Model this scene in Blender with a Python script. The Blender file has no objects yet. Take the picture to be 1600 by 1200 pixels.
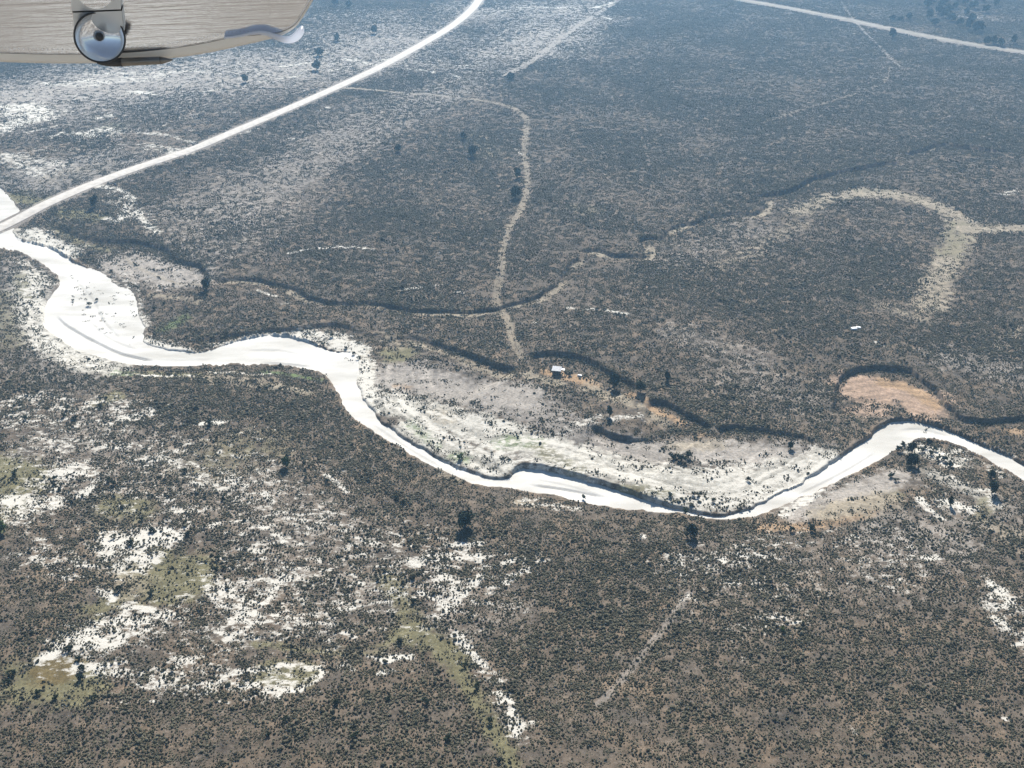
import bpy, bmesh, math, random
import numpy as np
from mathutils import Vector, Matrix

R = math.radians
rng = np.random.default_rng(7)
random.seed(7)
sc = bpy.context.scene
COL = sc.collection

# ------------------------------------------------------------------ camera
CAM_H = 180.0
PITCH = R(30)
FPX = 1685.0                      # focal length in photo pixels (1600 wide)
cam = bpy.data.cameras.new('camera')
cam.sensor_width = 36.0
cam.lens = 36.0 * FPX / 1600.0
cam.clip_start = 0.1
cam.clip_end = 60000
cam_o = bpy.data.objects.new('camera', cam)
cam_o.location = (0, 0, CAM_H)
cam_o.rotation_euler = (R(90) - PITCH, 0, 0)
COL.objects.link(cam_o)
sc.camera = cam_o

# ------------------------------------------------------------------ sky, sun, exposure
SUN_EL, SUN_AZ = R(35), R(3)      # azimuth clockwise from +Y
w = bpy.data.worlds.new('World')
sc.world = w
w.use_nodes = True
nt = w.node_tree
bg = nt.nodes['Background']
sky = nt.nodes.new('ShaderNodeTexSky')
sky.sky_type = 'NISHITA'
sky.sun_disc = False
sky.sun_elevation = SUN_EL
sky.sun_rotation = SUN_AZ
sky.altitude = 1500
nt.links.new(sky.outputs[0], bg.inputs[0])
bg.inputs[1].default_value = 0.05
sl = bpy.data.lights.new('sun', 'SUN')
sl.energy = 5.0
sl.angle = R(0.53)
sl.color = (1.0, 0.94, 0.845)
so = bpy.data.objects.new('sun', sl)
sd = Vector((math.sin(SUN_AZ) * math.cos(SUN_EL), math.cos(SUN_AZ) * math.cos(SUN_EL), math.sin(SUN_EL)))
so.rotation_euler = sd.to_track_quat('Z', 'Y').to_euler()
so.location = (0, 0, 400)
COL.objects.link(so)
sc.view_settings.view_transform = 'Standard'
sc.view_settings.look = 'None'
sc.view_settings.gamma = 1
sc.view_settings.use_curve_mapping = False
sc.view_settings.exposure = 1.02
sc.render.resolution_x, sc.render.resolution_y = 1024, 768
try:
    sc.cycles.volume_bounces = 1
    sc.cycles.max_bounces = 6
except Exception:
    pass

# ------------------------------------------------------------------ survey: photo pixel -> point on the plain
SP, CP = math.sin(PITCH), math.cos(PITCH)
def G(u, v, z=0.0):
    a = (u - 800) / FPX
    b = (600 - v) / FPX
    dy = CP + b * SP
    dz = -SP + b * CP
    t = (z - CAM_H) / dz
    return (a * t, dy * t)
def GP(pts, z=0.0):
    return np.array([G(u, v, z) for u, v in pts], float)
def px2m(u, v):
    x, y = G(u, v)
    return math.sqrt(x * x * 0 + y * y + CAM_H ** 2) / FPX

# ------------------------------------------------------------------ numpy noise
_perm = rng.permutation(512)
_ang = rng.random(512) * 2 * math.pi
_gx, _gy = np.cos(_ang), np.sin(_ang)
def perlin(x, y, seed=0):
    xi = np.floor(x).astype(np.int64); yi = np.floor(y).astype(np.int64)
    xf = x - xi; yf = y - yi
    u = xf * xf * xf * (xf * (xf * 6 - 15) + 10)
    v = yf * yf * yf * (yf * (yf * 6 - 15) + 10)
    def g(ix, iy, dx, dy):
        h = _perm[(_perm[(ix + seed * 131) & 511] + iy + seed * 57) & 511]
        return _gx[h] * dx + _gy[h] * dy
    a = g(xi, yi, xf, yf); b = g(xi + 1, yi, xf - 1, yf)
    c = g(xi, yi + 1, xf, yf - 1); d = g(xi + 1, yi + 1, xf - 1, yf - 1)
    return ((a + u * (b - a)) + v * ((c + u * (d - c)) - (a + u * (b - a)))) * 1.5
def fbm(x, y, scale, octv=4, seed=0, gain=0.5):
    s = np.zeros_like(x); amp = 1.0; tot = 0; f = 1.0 / scale
    for k in range(octv):
        s += amp * perlin(x * f + k * 17.3, y * f - k * 9.1, seed + k)
        tot += amp; amp *= gain; f *= 2.03
    return s / tot * 1.4
def sst(a, b, x):
    t = np.clip((x - a) / (b - a), 0, 1)
    return t * t * (3 - 2 * t)
def smooth_line(P, n=3):
    P = np.asarray(P, float)
    for _ in range(n):
        Q = [P[0]]
        for i in range(len(P) - 1):
            Q.append(P[i] * .75 + P[i + 1] * .25); Q.append(P[i] * .25 + P[i + 1] * .75)
        Q.append(P[-1]); P = np.array(Q)
    return P
def line_dist(x, y, P, rmax, extra=None):
    """distance, signed side (+ on the right of travel), arclength, for points within rmax; returns index too"""
    lo = P.min(0) - rmax; hi = P.max(0) + rmax
    idx = np.nonzero((x > lo[0]) & (x < hi[0]) & (y > lo[1]) & (y < hi[1]))[0]
    if len(idx) == 0:
        return idx, None, None, None
    px, py = x[idx], y[idx]
    best = np.full(len(idx), 1e9); side = np.zeros(len(idx)); arc = np.zeros(len(idx))
    s0 = 0.0
    for i in range(len(P) - 1):
        a, b = P[i], P[i + 1]
        d = b - a; L = math.hypot(*d)
        if L < 1e-6: continue
        m = (px > min(a[0], b[0]) - rmax) & (px < max(a[0], b[0]) + rmax) & (py > min(a[1], b[1]) - rmax) & (py < max(a[1], b[1]) + rmax)
        j = np.nonzero(m)[0]
        if len(j):
            qx = px[j] - a[0]; qy = py[j] - a[1]
            t = np.clip((qx * d[0] + qy * d[1]) / (L * L), 0, 1)
            ex = qx - t * d[0]; ey = qy - t * d[1]
            dd = np.hypot(ex, ey)
            k = dd < best[j]
            jj = j[k]
            best[jj] = dd[k]
            side[jj] = np.where(d[0] * qy[k] - d[1] * qx[k] > 0, -1, 1)
            arc[jj] = s0 + t[k] * L
        s0 += L
    keep = best < rmax
    return idx[keep], best[keep], side[keep], arc[keep]
def inside_poly(x, y, P):
    r = np.zeros(len(x), bool)
    lo = P.min(0); hi = P.max(0)
    idx = np.nonzero((x > lo[0]) & (x < hi[0]) & (y > lo[1]) & (y < hi[1]))[0]
    px, py = x[idx], y[idx]; c = np.zeros(len(idx), bool)
    n = len(P)
    for i in range(n):
        x1, y1 = P[i]; x2, y2 = P[(i + 1) % n]
        if y1 == y2: continue
        m = ((y1 > py) != (y2 > py)) & (px < (x2 - x1) * (py - y1) / (y2 - y1) + x1)
        c ^= m
    r[idx] = c
    return r

# ------------------------------------------------------------------ survey data
ZB = -2.0     # level of the dry river bed
NORTH = [(-200, 225, .8), (-60, 270, .8), (0, 292, .7), (14, 304, .6), (32, 328, .5), (44, 345, .4), (20, 358, .4), (30, 374, .9), (75, 382, 1.0), (100, 396, 1.1), (120, 409, 1.1), (130, 416, .8),
         (150, 420, .4), (168, 432, .35), (180, 446, .35), (206, 450, .4), (215, 466, .4), (216, 490, .35), (229, 516, .35),
         (222, 534, .3), (250, 545, .35), (300, 552, .6), (330, 547, .9), (360, 534, 1.2), (400, 524, 1.3), (435, 522, 1.3), (470, 529, 1.3),
         (502, 541, 1.1), (520, 549, .6), (548, 548, .35), (566, 556, .35), (562, 580, .35), (560, 604, .4), (575, 633, .7), (602, 664, .8),
         (640, 690, .8), (690, 718, .8), (730, 736, .8), (772, 747, .6), (797, 748, .7), (800, 737, 1.1), (812, 731, 1.5), (835, 731, 1.8), (880, 739, 1.8), (930, 754, 1.8),
         (1000, 776, 1.6), (1050, 793, 1.1), (1110, 806, .8), (1140, 803, .6), (1190, 785, .6), (1250, 755, .7), (1310, 715, .9),
         (1350, 688, 1.1), (1375, 668, 1.2), (1390, 657, 1.5), (1420, 655, 2.0), (1455, 662, 2.0), (1490, 676, 1.8), (1530, 694, 1.5),
         (1565, 706, 1.5), (1600, 725, 1.4), (1660, 760, 1.2), (1760, 820, 1.2)]
SOUTH = [(1760, 862), (1660, 797), (1600, 757), (1575, 740), (1540, 719), (1500, 699), (1470, 689), (1442, 687), (1425, 690), (1408, 702), (1385, 717),
         (1340, 740), (1290, 764), (1230, 790), (1200, 805), (1160, 814), (1110, 816), (1085, 812), (1060, 804), (1000, 803),
         (950, 796), (900, 786), (850, 775), (800, 767), (790, 765), (745, 762), (700, 745), (650, 718), (600, 690), (570, 668),
         (545, 650), (530, 625), (516, 597), (500, 582), (440, 573), (380, 570), (330, 573), (260, 577), (200, 572), (150, 560),
         (110, 545), (76, 521), (65, 500), (69, 476), (84, 456), (94, 440), (76, 420), (40, 398), (0, 388), (-60, 385), (-200, 390)]
def smooth3(pts, n=2):
    return smooth_line(np.array(pts, float), n)
_n3 = smooth3(NORTH)
N_W = np.array([G(p[0], p[1], ZB) for p in _n3]); N_H = _n3[:, 2]
S_W = np.array([G(p[0], p[1], ZB) for p in smooth3(SOUTH)])
WASH = np.vstack([N_W, S_W])
N_ARC = np.concatenate([[0], np.cumsum(np.hypot(*np.diff(N_W, axis=0).T))])

# scarps and gullies: (points, height, reach on the low side, floor colour width m, floor strength)
SCARPS = [
    ([(-80, 292), (0, 292), (40, 297), (78, 306)], 1.6, 10, 0, 0),
    ([(66, 330), (85, 345), (104, 357), (128, 366), (150, 372), (180, 374), (210, 374), (240, 380), (262, 388), (275, 400), (300, 409), (320, 416), (326, 438)], 3.0, 22, 0, 0),
    ([(290, 533), (340, 522), (400, 514), (470, 508), (520, 501), (545, 509), (575, 520), (600, 521)], 2.2, 14, 0, 0),
    ([(592, 522), (640, 522), (680, 533), (705, 540), (740, 553), (775, 566), (812, 578)], 2.9, 40, 0, 0),
    ([(820, 552), (860, 549), (890, 551), (920, 561), (950, 574), (975, 590), (1003, 606)], 2.6, 30, 0, 0),
    ([(1012, 622), (1045, 628), (1068, 640), (1095, 655), (1118, 664)], 1.8, 20, 0, 0),
    ([(1115, 666), (1150, 663), (1185, 664), (1225, 674), (1278, 682)], 2.2, 22, 0, 0),
    ([(918, 662), (940, 668), (965, 678), (990, 684), (1020, 680), (1055, 670), (1085, 660)], 1.3, 10, 0, 0),
    ([(1300, 645), (1305, 610), (1318, 580), (1345, 572), (1375, 571), (1415, 572), (1440, 588), (1462, 605), (1476, 625), (1492, 643), (1520, 652), (1560, 652), (1640, 644)], 1.9, 15, 0, 0),
    # narrow gullies
    ([(326, 436), (360, 434), (400, 434), (440, 444), (470, 452), (492, 466), (530, 471), (570, 470), (600, 474), (650, 483), (690, 482), (730, 486), (770, 480), (800, 474), (830, 467), (858, 452), (872, 436), (884, 420), (905, 398)], 1.9, 5, 3.0, .7),
    ([(905, 396), (920, 388), (940, 392), (960, 398), (1000, 398), (1010, 400), (1004, 384), (995, 373), (1010, 368), (1040, 372), (1036, 360), (1060, 352), (1090, 346), (1105, 336), (1130, 335), (1160, 332), (1180, 335), (1198, 320), (1190, 314), (1200, 305)], 1.9, 6, 3.4, .85),
    ([(1170, 302), (1215, 302), (1245, 290), (1270, 276), (1300, 268), (1335, 262), (1370, 254), (1408, 250)], 3.0, 7, 2.2, .5),
    ([(1408, 240), (1440, 232), (1470, 222), (1500, 226), (1535, 230), (1570, 238)], 2.9, 7, 2, .4),
    ([(380, 1000), (420, 994), (470, 1000), (530, 1012), (580, 1014), (610, 1003)], 0.3, 3, 1.0, .2),
    # low cut lines inside the sandy bed and bars are separate sheets
]
SCARPS = [(smooth_line(GP(p), 2), H * (1.85 if fw == 0 else .78), min(Rr, 15), fw + (1.2 if fw else 0), fs) for p, H, Rr, fw, fs in SCARPS]
# small cut steps on the white bed itself (height in metres)
BEDCUT = [([(90, 493), (100, 505), (125, 520), (150, 533), (180, 548), (205, 556), (245, 564)], .65),
          ([(20, 372), (55, 380), (75, 381), (100, 395), (120, 408), (130, 416)], .5),
          ([(230, 561), (290, 563), (340, 560)], .10),
          ([(822, 756), (870, 761), (920, 770), (950, 778)], .4),
          ([(120, 440), (150, 470), (160, 500), (190, 530)], .22), ([(140, 500), (170, 530), (220, 548)], .18), ([(380, 548), (430, 545), (480, 556)], .2), ([(830, 747), (890, 758), (960, 780)], .15), ([(1240, 775), (1310, 742), (1370, 705)], .2), ([(580, 660), (640, 702), (700, 735)], .18), ([(1400, 672), (1440, 668), (1490, 684)], .2),
          ([(400, 566), (440, 567), (492, 573)], .4)]
BEDCUT = [(smooth_line(GP(p, ZB), 2), h) for p, h in BEDCUT]

# roads and tracks (points, width in m)
ROAD = smooth_line(GP([(-260, 460), (-120, 402), (0, 349), (50, 328), (100, 306), (150, 285), (225, 258), (300, 234), (350, 212), (400, 191), (480, 157), (560, 121), (600, 102), (640, 80), (675, 60), (705, 42), (730, 22), (745, 6), (752, -8), (757, -22)]), 3)
FARROAD = smooth_line(GP([(1040, -22), (1100, -12), (1165, 1), (1230, 12), (1330, 32), (1400, 47), (1480, 63), (1540, 73), (1600, 82), (1720, 100)]), 2)
T1 = smooth_line(GP([(825, 186), (821, 210), (819, 240), (826, 280), (822, 305), (812, 330), (797, 352), (786, 385), (783, 425), (777, 455), (774, 474), (786, 488), (797, 508), (803, 535), (815, 562)]), 3)
T2 = smooth_line(GP([(540, 137), (580, 141), (640, 147), (710, 152), (760, 159), (800, 166), (823, 186)]), 2)
T3 = smooth_line(GP([(1305, -12), (1330, 28), (1365, 63), (1388, 86), (1406, 104)]), 2)
T4 = smooth_line(GP([(1392, 105), (1387, 122), (1375, 134), (1340, 147), (1300, 158), (1262, 168), (1195, 190)]), 2)
T5 = smooth_line(GP([(1076, 928), (1050, 965), (1020, 1003), (990, 1040), (960, 1075), (935, 1100)]), 2)
T6 = smooth_line(GP([(195, 398), (212, 412), (245, 426), (285, 441), (322, 443)]), 2)
T7 = smooth_line(GP([(975, -6), (945, 14), (905, 40), (860, 72), (825, 100), (790, 118)]), 2)
# colour tracks: line, half width m, colour key, strength
TRACKS = [(T1, 1.5, 'tan', .75), (T2, 1.8, 'tan', .75), (T3, 1.1, 'pale', .6), (T4, 1.3, 'tan', .45), (T5, .8, 'pale', .6), (T6, .7, 'tan', .8), (T7, 2.2, 'pale', .75)]

C = dict(soil=(.142, .113, .086), pale=(.30, .272, .242), white=(.6, .58, .54), pink=(.34, .245, .18), cream=(.40, .38, .335), olive=(.155, .142, .082), green=(.11, .155, .06),
         tan=(.285, .245, .185), orange=(.32, .22, .135), brown=(.135, .105, .05), grey=(.215, .195, .175), bank=(.14, .115, .09))
# strokes: key, strength, radius in photo px, points
W = 'white'
STROKES = [
 # ---- broad tone
 ('pale', .8, 120, [(60, 150), (300, 110), (520, 80)]), ('pale', .4, 60, [(330, 370), (420, 290), (560, 190), (700, 140)]), ('grey', .8, 60, [(150, 260), (60, 280)]),
 ('pale', .8, 60, [(780, 12), (900, 5), (830, 70)]), ('pale', .6, 60, [(480, 20), (640, 40), (720, 90)]),
 ('pale', .42, 60, [(300, 330), (420, 330), (340, 380)]), ('pale', .75, 32, [(190, 405), (290, 430)]),
 ('grey', .7, 45, [(640, 580), (740, 610), (830, 640)]), ('grey', .7, 30, [(870, 670), (1000, 705), (1180, 700), (1280, 705)]), ('pale', .85, 30, [(620, 585), (720, 610), (810, 625)]),
 ('pale', .8, 24, [(960, 700), (1100, 700), (1260, 710)]),
 ('pale', .4, 50, [(1150, 590), (1250, 620)]), ('pale', .42, 30, [(1060, 520), (1180, 560)]),
 ('pale', .4, 40, [(1060, 400), (1180, 360)]), ('pale', .5, 40, [(1380, 840), (1500, 860)]), ('pale', .45, 40, [(1300, 790), (1440, 830), (1560, 800)]),
 ('pale', .35, 90, [(120, 690), (330, 740), (480, 830)]), ('pale', .35, 60, [(560, 930), (760, 960)]), ('pale', .3, 80, [(1150, 900), (1400, 900)]),
 ('grey', .6, 60, [(20, 420), (40, 500), (120, 570)]), ('grey', .6, 35, [(1490, 560), (1580, 580)]),
 # ---- bars and margins of the wash
 ('cream', .95, 26, [(600, 622), (700, 650), (820, 690), (930, 725), (1060, 748), (1180, 750), (1290, 715)]), ('cream', .9, 18, [(640, 665), (720, 705), (780, 725)]), ('cream', .8, 14, [(1020, 770), (1110, 785), (1200, 770)]), ('cream', .75, 22, [(40, 430), (50, 500), (95, 548), (170, 572)]), ('cream', .7, 14, [(20, 360), (60, 365), (110, 390)]), ('cream', .7, 12, [(1430, 700), (1500, 720)]), ('cream', .6, 14, [(1450, 740), (1500, 760), (1550, 785)]), ('cream', .7, 10, [(240, 535), (310, 548)]),
 (W, .72, 16, [(50, 355), (80, 375), (110, 385)]), (W, 1.0, 40, [(150, 450), (170, 500)]), (W, .62, 20, [(50, 440), (55, 500), (90, 545), (150, 565)]),
 (W, .8, 16, [(230, 530), (280, 545)]), (W, .75, 9, [(330, 533), (400, 519), (450, 517)]), (W, .95, 17, [(470, 519), (520, 522), (556, 540)]), (W, .9, 12, [(568, 558), (572, 590), (580, 615)]),
 (W, .62, 14, [(600, 622), (650, 640), (720, 650), (790, 668), (850, 690), (900, 712)]), (W, .55, 22, [(650, 660), (720, 690), (790, 710), (850, 718), (930, 735)]),
 (W, .58, 20, [(960, 735), (1060, 745), (1160, 750), (1230, 735), (1290, 715)]), (W, .6, 16, [(1020, 765), (1110, 780), (1190, 770), (1250, 745)]), (W, .6, 8, [(690, 715), (760, 738), (800, 722)]),
 (W, .75, 14, [(1430, 690), (1470, 705), (1480, 725)]), (W, .5, 14, [(1500, 700), (1560, 730)]), (W, .85, 6, [(1437, 782), (1452, 800), (1470, 814)]), (W, .8, 8, [(1480, 785), (1515, 798)]), (W, .62, 10, [(1540, 770), (1560, 790)]),
 (W, .6, 9, [(1320, 735), (1250, 780), (1220, 800)]), (W, .55, 9, [(1500, 680), (1580, 705)]), (W, .7, 6, [(1490, 750), (1505, 760)]), (W, .55, 8, [(860, 690), (915, 655), (1000, 650)]),
 (W, .6, 10, [(820, 779), (900, 790)]), (W, .5, 9, [(30, 400), (60, 425), (80, 440)]), (W, .6, 5, [(330, 578), (420, 582)]), (W, .55, 5, [(120, 572), (200, 584), (300, 586)]),
 # ---- foreground flecks, left
 (W, .5, 45, [(40, 640), (180, 650)]), (W, .55, 45, [(100, 740), (40, 800)]), (W, .6, 45, [(200, 860)]), (W, .55, 40, [(110, 1010), (190, 990), (260, 960)]), (W, .5, 50, [(350, 930), (430, 960)]), (W, .5, 34, [(220, 1065), (330, 1055), (450, 1060)]), (W, .55, 36, [(680, 880), (710, 930)]), (W, .5, 16, [(720, 1000), (790, 1090), (810, 1140)]), (W, .5, 26, [(1560, 925), (1590, 1000)]), (W, .45, 30, [(1480, 790)]), (W, .45, 26, [(820, 880)]),
 (W, .7, 13, [(15, 628), (60, 618)]), (W, .6, 10, [(5, 648)]), (W, .7, 10, [(100, 655), (140, 632)]), (W, .75, 13, [(198, 652), (232, 645)]), (W, .85, 10, [(318, 663), (342, 661)]),
 (W, .6, 12, [(105, 720), (130, 738)]), (W, .7, 14, [(85, 738), (120, 742), (158, 752)]), (W, .8, 8, [(152, 750), (135, 775), (122, 778)]), (W, .8, 22, [(25, 782), (80, 786)]), (W, .7, 18, [(45, 803)]),
 (W, .65, 8, [(310, 746)]), (W, .65, 9, [(352, 750), (382, 762)]), (W, .6, 12, [(230, 720), (270, 705)]), (W, .6, 10, [(255, 780), (300, 825)]), (W, .9, 22, [(170, 852), (262, 842)]), (W, .82, 15, [(160, 870), (240, 874)]),
 (W, .65, 10, [(290, 826), (345, 820)]), (W, .5, 30, [(60, 870), (120, 890)]), (W, .65, 9, [(160, 923), (176, 938)]), (W, .8, 9, [(198, 950), (235, 955), (275, 966)]), (W, .8, 9, [(180, 974), (232, 972)]),
 (W, .95, 11, [(70, 1030), (95, 1013), (130, 992)]), (W, .82, 17, [(130, 1008), (180, 1004)]), (W, .72, 14, [(125, 1045), (180, 1042)]), (W, .7, 9, [(285, 936), (298, 930)]), (W, .62, 34, [(345, 925), (390, 960), (370, 985)]),
 (W, .68, 9, [(270, 1030), (350, 1046)]), (W, .6, 18, [(200, 1062), (320, 1068)]), (W, .65, 9, [(340, 1058), (400, 1046)]), (W, .8, 3.2, [(408, 1081), (450, 1082), (485, 1070), (506, 1054), (498, 1040)]), (W, .75, 5, [(425, 1042), (450, 1036), (490, 1042)]), (W, .7, 6, [(430, 1062), (455, 1066)]),
 (W, .8, 7, [(415, 942), (440, 905)]), (W, .7, 6, [(405, 975), (440, 970), (450, 984)]), (W, .7, 4.5, [(530, 950), (590, 940), (612, 938)]), (W, .75, 4.5, [(535, 988), (555, 993)]), (W, .95, 4.5, [(592, 1051), (612, 1047)]), (W, .85, 5, [(600, 1032), (620, 1024), (642, 1023)]), (W, .65, 5, [(540, 1034), (552, 1044)]),
 (W, .9, 7, [(655, 925), (690, 935), (700, 955), (735, 917), (750, 902)]), (W, .72, 15, [(650, 880), (690, 868), (740, 872)]), (W, .68, 14, [(690, 900), (720, 920), (685, 960)]), (W, .8, 6, [(695, 852), (752, 850)]), (W, .75, 7, [(845, 874), (800, 905), (765, 925)]), (W, .7, 5, [(822, 853)]), (W, .7, 6, [(788, 880), (820, 872)]),
 (W, .85, 7, [(712, 992), (735, 1015), (758, 1042)]), (W, .8, 8, [(778, 1080), (798, 1100), (808, 1142)]), (W, .6, 6, [(832, 1125)]), (W, .9, 4.5, [(510, 744), (530, 757), (541, 768)]), (W, .75, 5, [(408, 768), (427, 786)]), (W, .42, 60, [(460, 830), (580, 850)]), (W, .45, 40, [(300, 760), (420, 760)]), (W, .5, 40, [(430, 950), (520, 960)]), (W, .52, 30, [(400, 870), (470, 900)]),
 (W, .68, 7, [(560, 840), (600, 850)]), (W, .68, 7, [(470, 870), (520, 880)]), (W, .7, 6, [(1005, 838)]),
 # ---- foreground flecks, right
 (W, .8, 5, [(1138, 914), (1152, 912)]), (W, .8, 4, [(1075, 930)]), (W, .85, 7, [(1448, 876), (1462, 873)]), (W, .85, 13, [(1545, 915), (1575, 938)]), (W, .65, 11, [(1560, 975), (1600, 1010)]), (W, .55, 14, [(1600, 960)]), (W, .7, 3, [(1104, 925)]), (W, .7, 3, [(1298, 892)]), (W, .7, 3, [(1160, 1030)]), (W, .7, 3, [(1175, 990)]), (W, .45, 20, [(1150, 985), (1240, 970)]), (W, .7, 4, [(1335, 1145)]), (W, .7, 4, [(1570, 1125)]), (W, .5, 30, [(1060, 880), (1170, 870)]),
 # ---- far left
 (W, .95, 18, [(0, 168), (55, 165), (65, 185), (20, 192), (0, 204)]), (W, .85, 18, [(140, 208), (165, 205)]), (W, .7, 7, [(148, 185), (172, 180)]), (W, .6, 8, [(70, 128), (150, 132)]), (W, .6, 8, [(130, 115), (260, 112), (330, 108)]), (W, .72, 8, [(205, 142), (240, 146)]), (W, .8, 3, [(40, 207), (88, 197)]), (W, .7, 4, [(80, 215), (100, 205)]),
 (W, .6, 16, [(5, 242), (50, 255), (70, 265)]), (W, .62, 5, [(215, 206), (260, 209), (300, 222)]), (W, .62, 6, [(215, 228), (275, 240)]), (W, .6, 5, [(215, 170), (250, 168)]), (W, .8, 7, [(150, 289), (195, 298), (207, 315), (185, 348), (168, 342)]), (W, .75, 6, [(215, 330), (228, 350), (245, 364)]), (W, .68, 4, [(440, 103), (500, 95)]), (W, .7, 3, [(512, 110), (528, 108)]), (W, .6, 5, [(540, 92), (590, 102)]), (W, .75, 3.5, [(630, 107), (690, 113), (720, 121)]), (W, .65, 4, [(700, 102), (755, 102)]), (W, .7, 3, [(375, 210), (405, 200)]), (W, .7, 3, [(452, 216), (468, 217)]), (W, .6, 4, [(495, 175), (512, 168)]), (W, .85, 2.4, [(559, 271)]), (W, .6, 4, [(590, 95), (625, 90)]),
 (W, .85, 3.2, [(452, 396), (490, 388)]), (W, .8, 4, [(500, 388), (545, 386), (585, 391)]), (W, .8, 3.2, [(625, 452), (650, 450)]), (W, .65, 3.5, [(655, 447), (692, 444)]), (W, .7, 3, [(712, 456), (724, 457)]), (W, .7, 3.5, [(885, 482), (930, 484)]), (W, .85, 3, [(945, 486), (978, 491)]), (W, .75, 3, [(836, 504)]), (W, .65, 4, [(1370, 534), (1388, 545)]), (W, .65, 6, [(1570, 303), (1590, 297)]), (W, .7, 3, [(805, 231), (815, 240)]), (W, .7, 3, [(400, 452), (430, 462)]), (W, .7, 2.5, [(440, 473), (455, 470)]), (W, .8, 2.5, [(556, 92), (566, 94)]), (W, .7, 5, [(930, 12), (955, 4)]), (W, .55, 6, [(810, 12), (900, 12)]), (W, .8, 2.5, [(945, 28), (955, 31)]), (W, .6, 4, [(280, 150), (340, 140)]), (W, .6, 4, [(400, 128), (470, 118)]),
 (W, .75, 30, [(10, 175), (60, 180)]), (W, .6, 24, [(130, 210), (175, 205)]), (W, .6, 26, [(20, 245), (80, 262)]), (W, .5, 18, [(180, 300), (215, 340)]), (W, .55, 22, [(120, 128), (240, 118)]), (W, .55, 14, [(230, 225), (290, 238)]),
 (W, .25, 80, [(40, 140), (200, 120), (340, 110)]), (W, .25, 60, [(60, 240), (200, 220), (330, 170)]), (W, .2, 60, [(430, 110), (560, 90), (720, 110)]), (W, .15, 50, [(820, 10), (920, 10)]), (W, .15, 50, [(300, 260), (420, 210)]),
 (W, .5, 40, [(700, 680), (850, 700), (1000, 740), (1180, 750), (1270, 730)]), (W, .38, 120, [(120, 700), (250, 740), (380, 790)]), (W, .40, 90, [(420, 880), (560, 900), (700, 900)]), (W, .34, 90, [(350, 1000), (520, 960)]), (W, .3, 70, [(1100, 900), (1250, 880), (1400, 880)]),
 # ---- grass
 ('olive', .95, 32, [(-20, 735), (30, 750)]), ('olive', .6, 30, [(20, 790)]), ('olive', .85, 30, [(235, 885), (290, 895)]), ('olive', .8, 20, [(175, 795), (215, 800)]), ('olive', .75, 26, [(250, 925), (300, 915)]), ('olive', .7, 20, [(150, 955), (180, 940)]), ('brown', 1.0, 22, [(70, 1048), (100, 1050)]), ('olive', .8, 30, [(50, 1070), (120, 1075)]), ('olive', .6, 16, [(60, 1040), (20, 1045)]),
 ('olive', .85, 16, [(630, 990), (680, 1000), (715, 1030)]), ('olive', .7, 14, [(605, 905), (635, 950), (645, 985)]), ('olive', .75, 11, [(715, 1045), (750, 1100), (800, 1190)]), ('olive', .75, 7, [(400, 1005), (470, 1010), (560, 1018), (600, 1010)]), ('olive', .8, 20, [(430, 1052), (470, 1055)]), ('olive', .8, 16, [(615, 548), (630, 545)]),
 ('green', .6, 14, [(790, 690), (835, 690)]), ('green', .55, 10, [(710, 708), (725, 712)]), ('green', .5, 8, [(640, 655), (680, 690)]), ('green', .65, 5, [(405, 577), (450, 582), (500, 590)]), ('green', .6, 10, [(258, 508), (285, 492)]), ('green', .6, 7, [(178, 580), (205, 582)]), ('olive', .75, 7, [(220, 582), (310, 585)]), ('olive', .8, 12, [(25, 300), (65, 313)]), ('olive', .8, 14, [(100, 328), (150, 340)]), ('olive', .6, 8, [(80, 345), (120, 375), (170, 385)]), ('olive', .6, 10, [(930, 760), (1040, 765)]),
 ('green', .55, 7, [(1335, 299), (1380, 299), (1420, 306)]), ('olive', .6, 12, [(840, 700), (900, 730)]), ('olive', .55, 10, [(1540, 780), (1530, 810)]), ('olive', .55, 14, [(1330, 760), (1390, 770)]), ('olive', .5, 14, [(0, 460), (20, 540)]), ('olive', .6, 8, [(30, 430), (40, 460)]), ('green', .5, 8, [(0, 832)]), ('olive', .5, 40, [(330, 720), (400, 700)]), ('olive', .45, 14, [(900, 325), (925, 330)]), ('olive', .45, 14, [(740, 210), (770, 240)]),
 ('green', .35, 14, [(165, 200), (185, 195)]), ('olive', .7, 12, [(180, 620), (160, 630)]),
 # ---- tan and reddish ground
 ('tan', .72, 14, [(1250, 330), (1310, 304), (1380, 301), (1440, 311), (1490, 332), (1510, 357)]), ('tan', .72, 17, [(1508, 345), (1492, 385), (1468, 430), (1452, 478)]), ('olive', .5, 16, [(1500, 350), (1485, 395)]), ('tan', .8, 11, [(1510, 357), (1600, 355), (1680, 350)]), ('tan', .45, 14, [(1110, 420), (1180, 395), (1250, 350)]), ('tan', .5, 12, [(1450, 500), (1380, 480)]),
 ('pink', .9, 26, [(1340, 600), (1370, 605), (1400, 608), (1445, 625)]), ('orange', .85, 10, [(1385, 592), (1425, 600), (1462, 626)]), ('pink', .6, 12, [(1330, 635), (1380, 640)]), ('orange', .75, 8, [(850, 575), (890, 582), (930, 596)]), ('tan', .7, 9, [(830, 585), (870, 592)]), ('tan', .6, 14, [(925, 600), (980, 625), (1040, 650)]), ('orange', .7, 7, [(985, 615), (1030, 636), (1066, 654)]), ('orange', .5, 8, [(1090, 675), (1110, 680)]), ('tan', .55, 12, [(1060, 690), (1120, 690)]),
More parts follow.
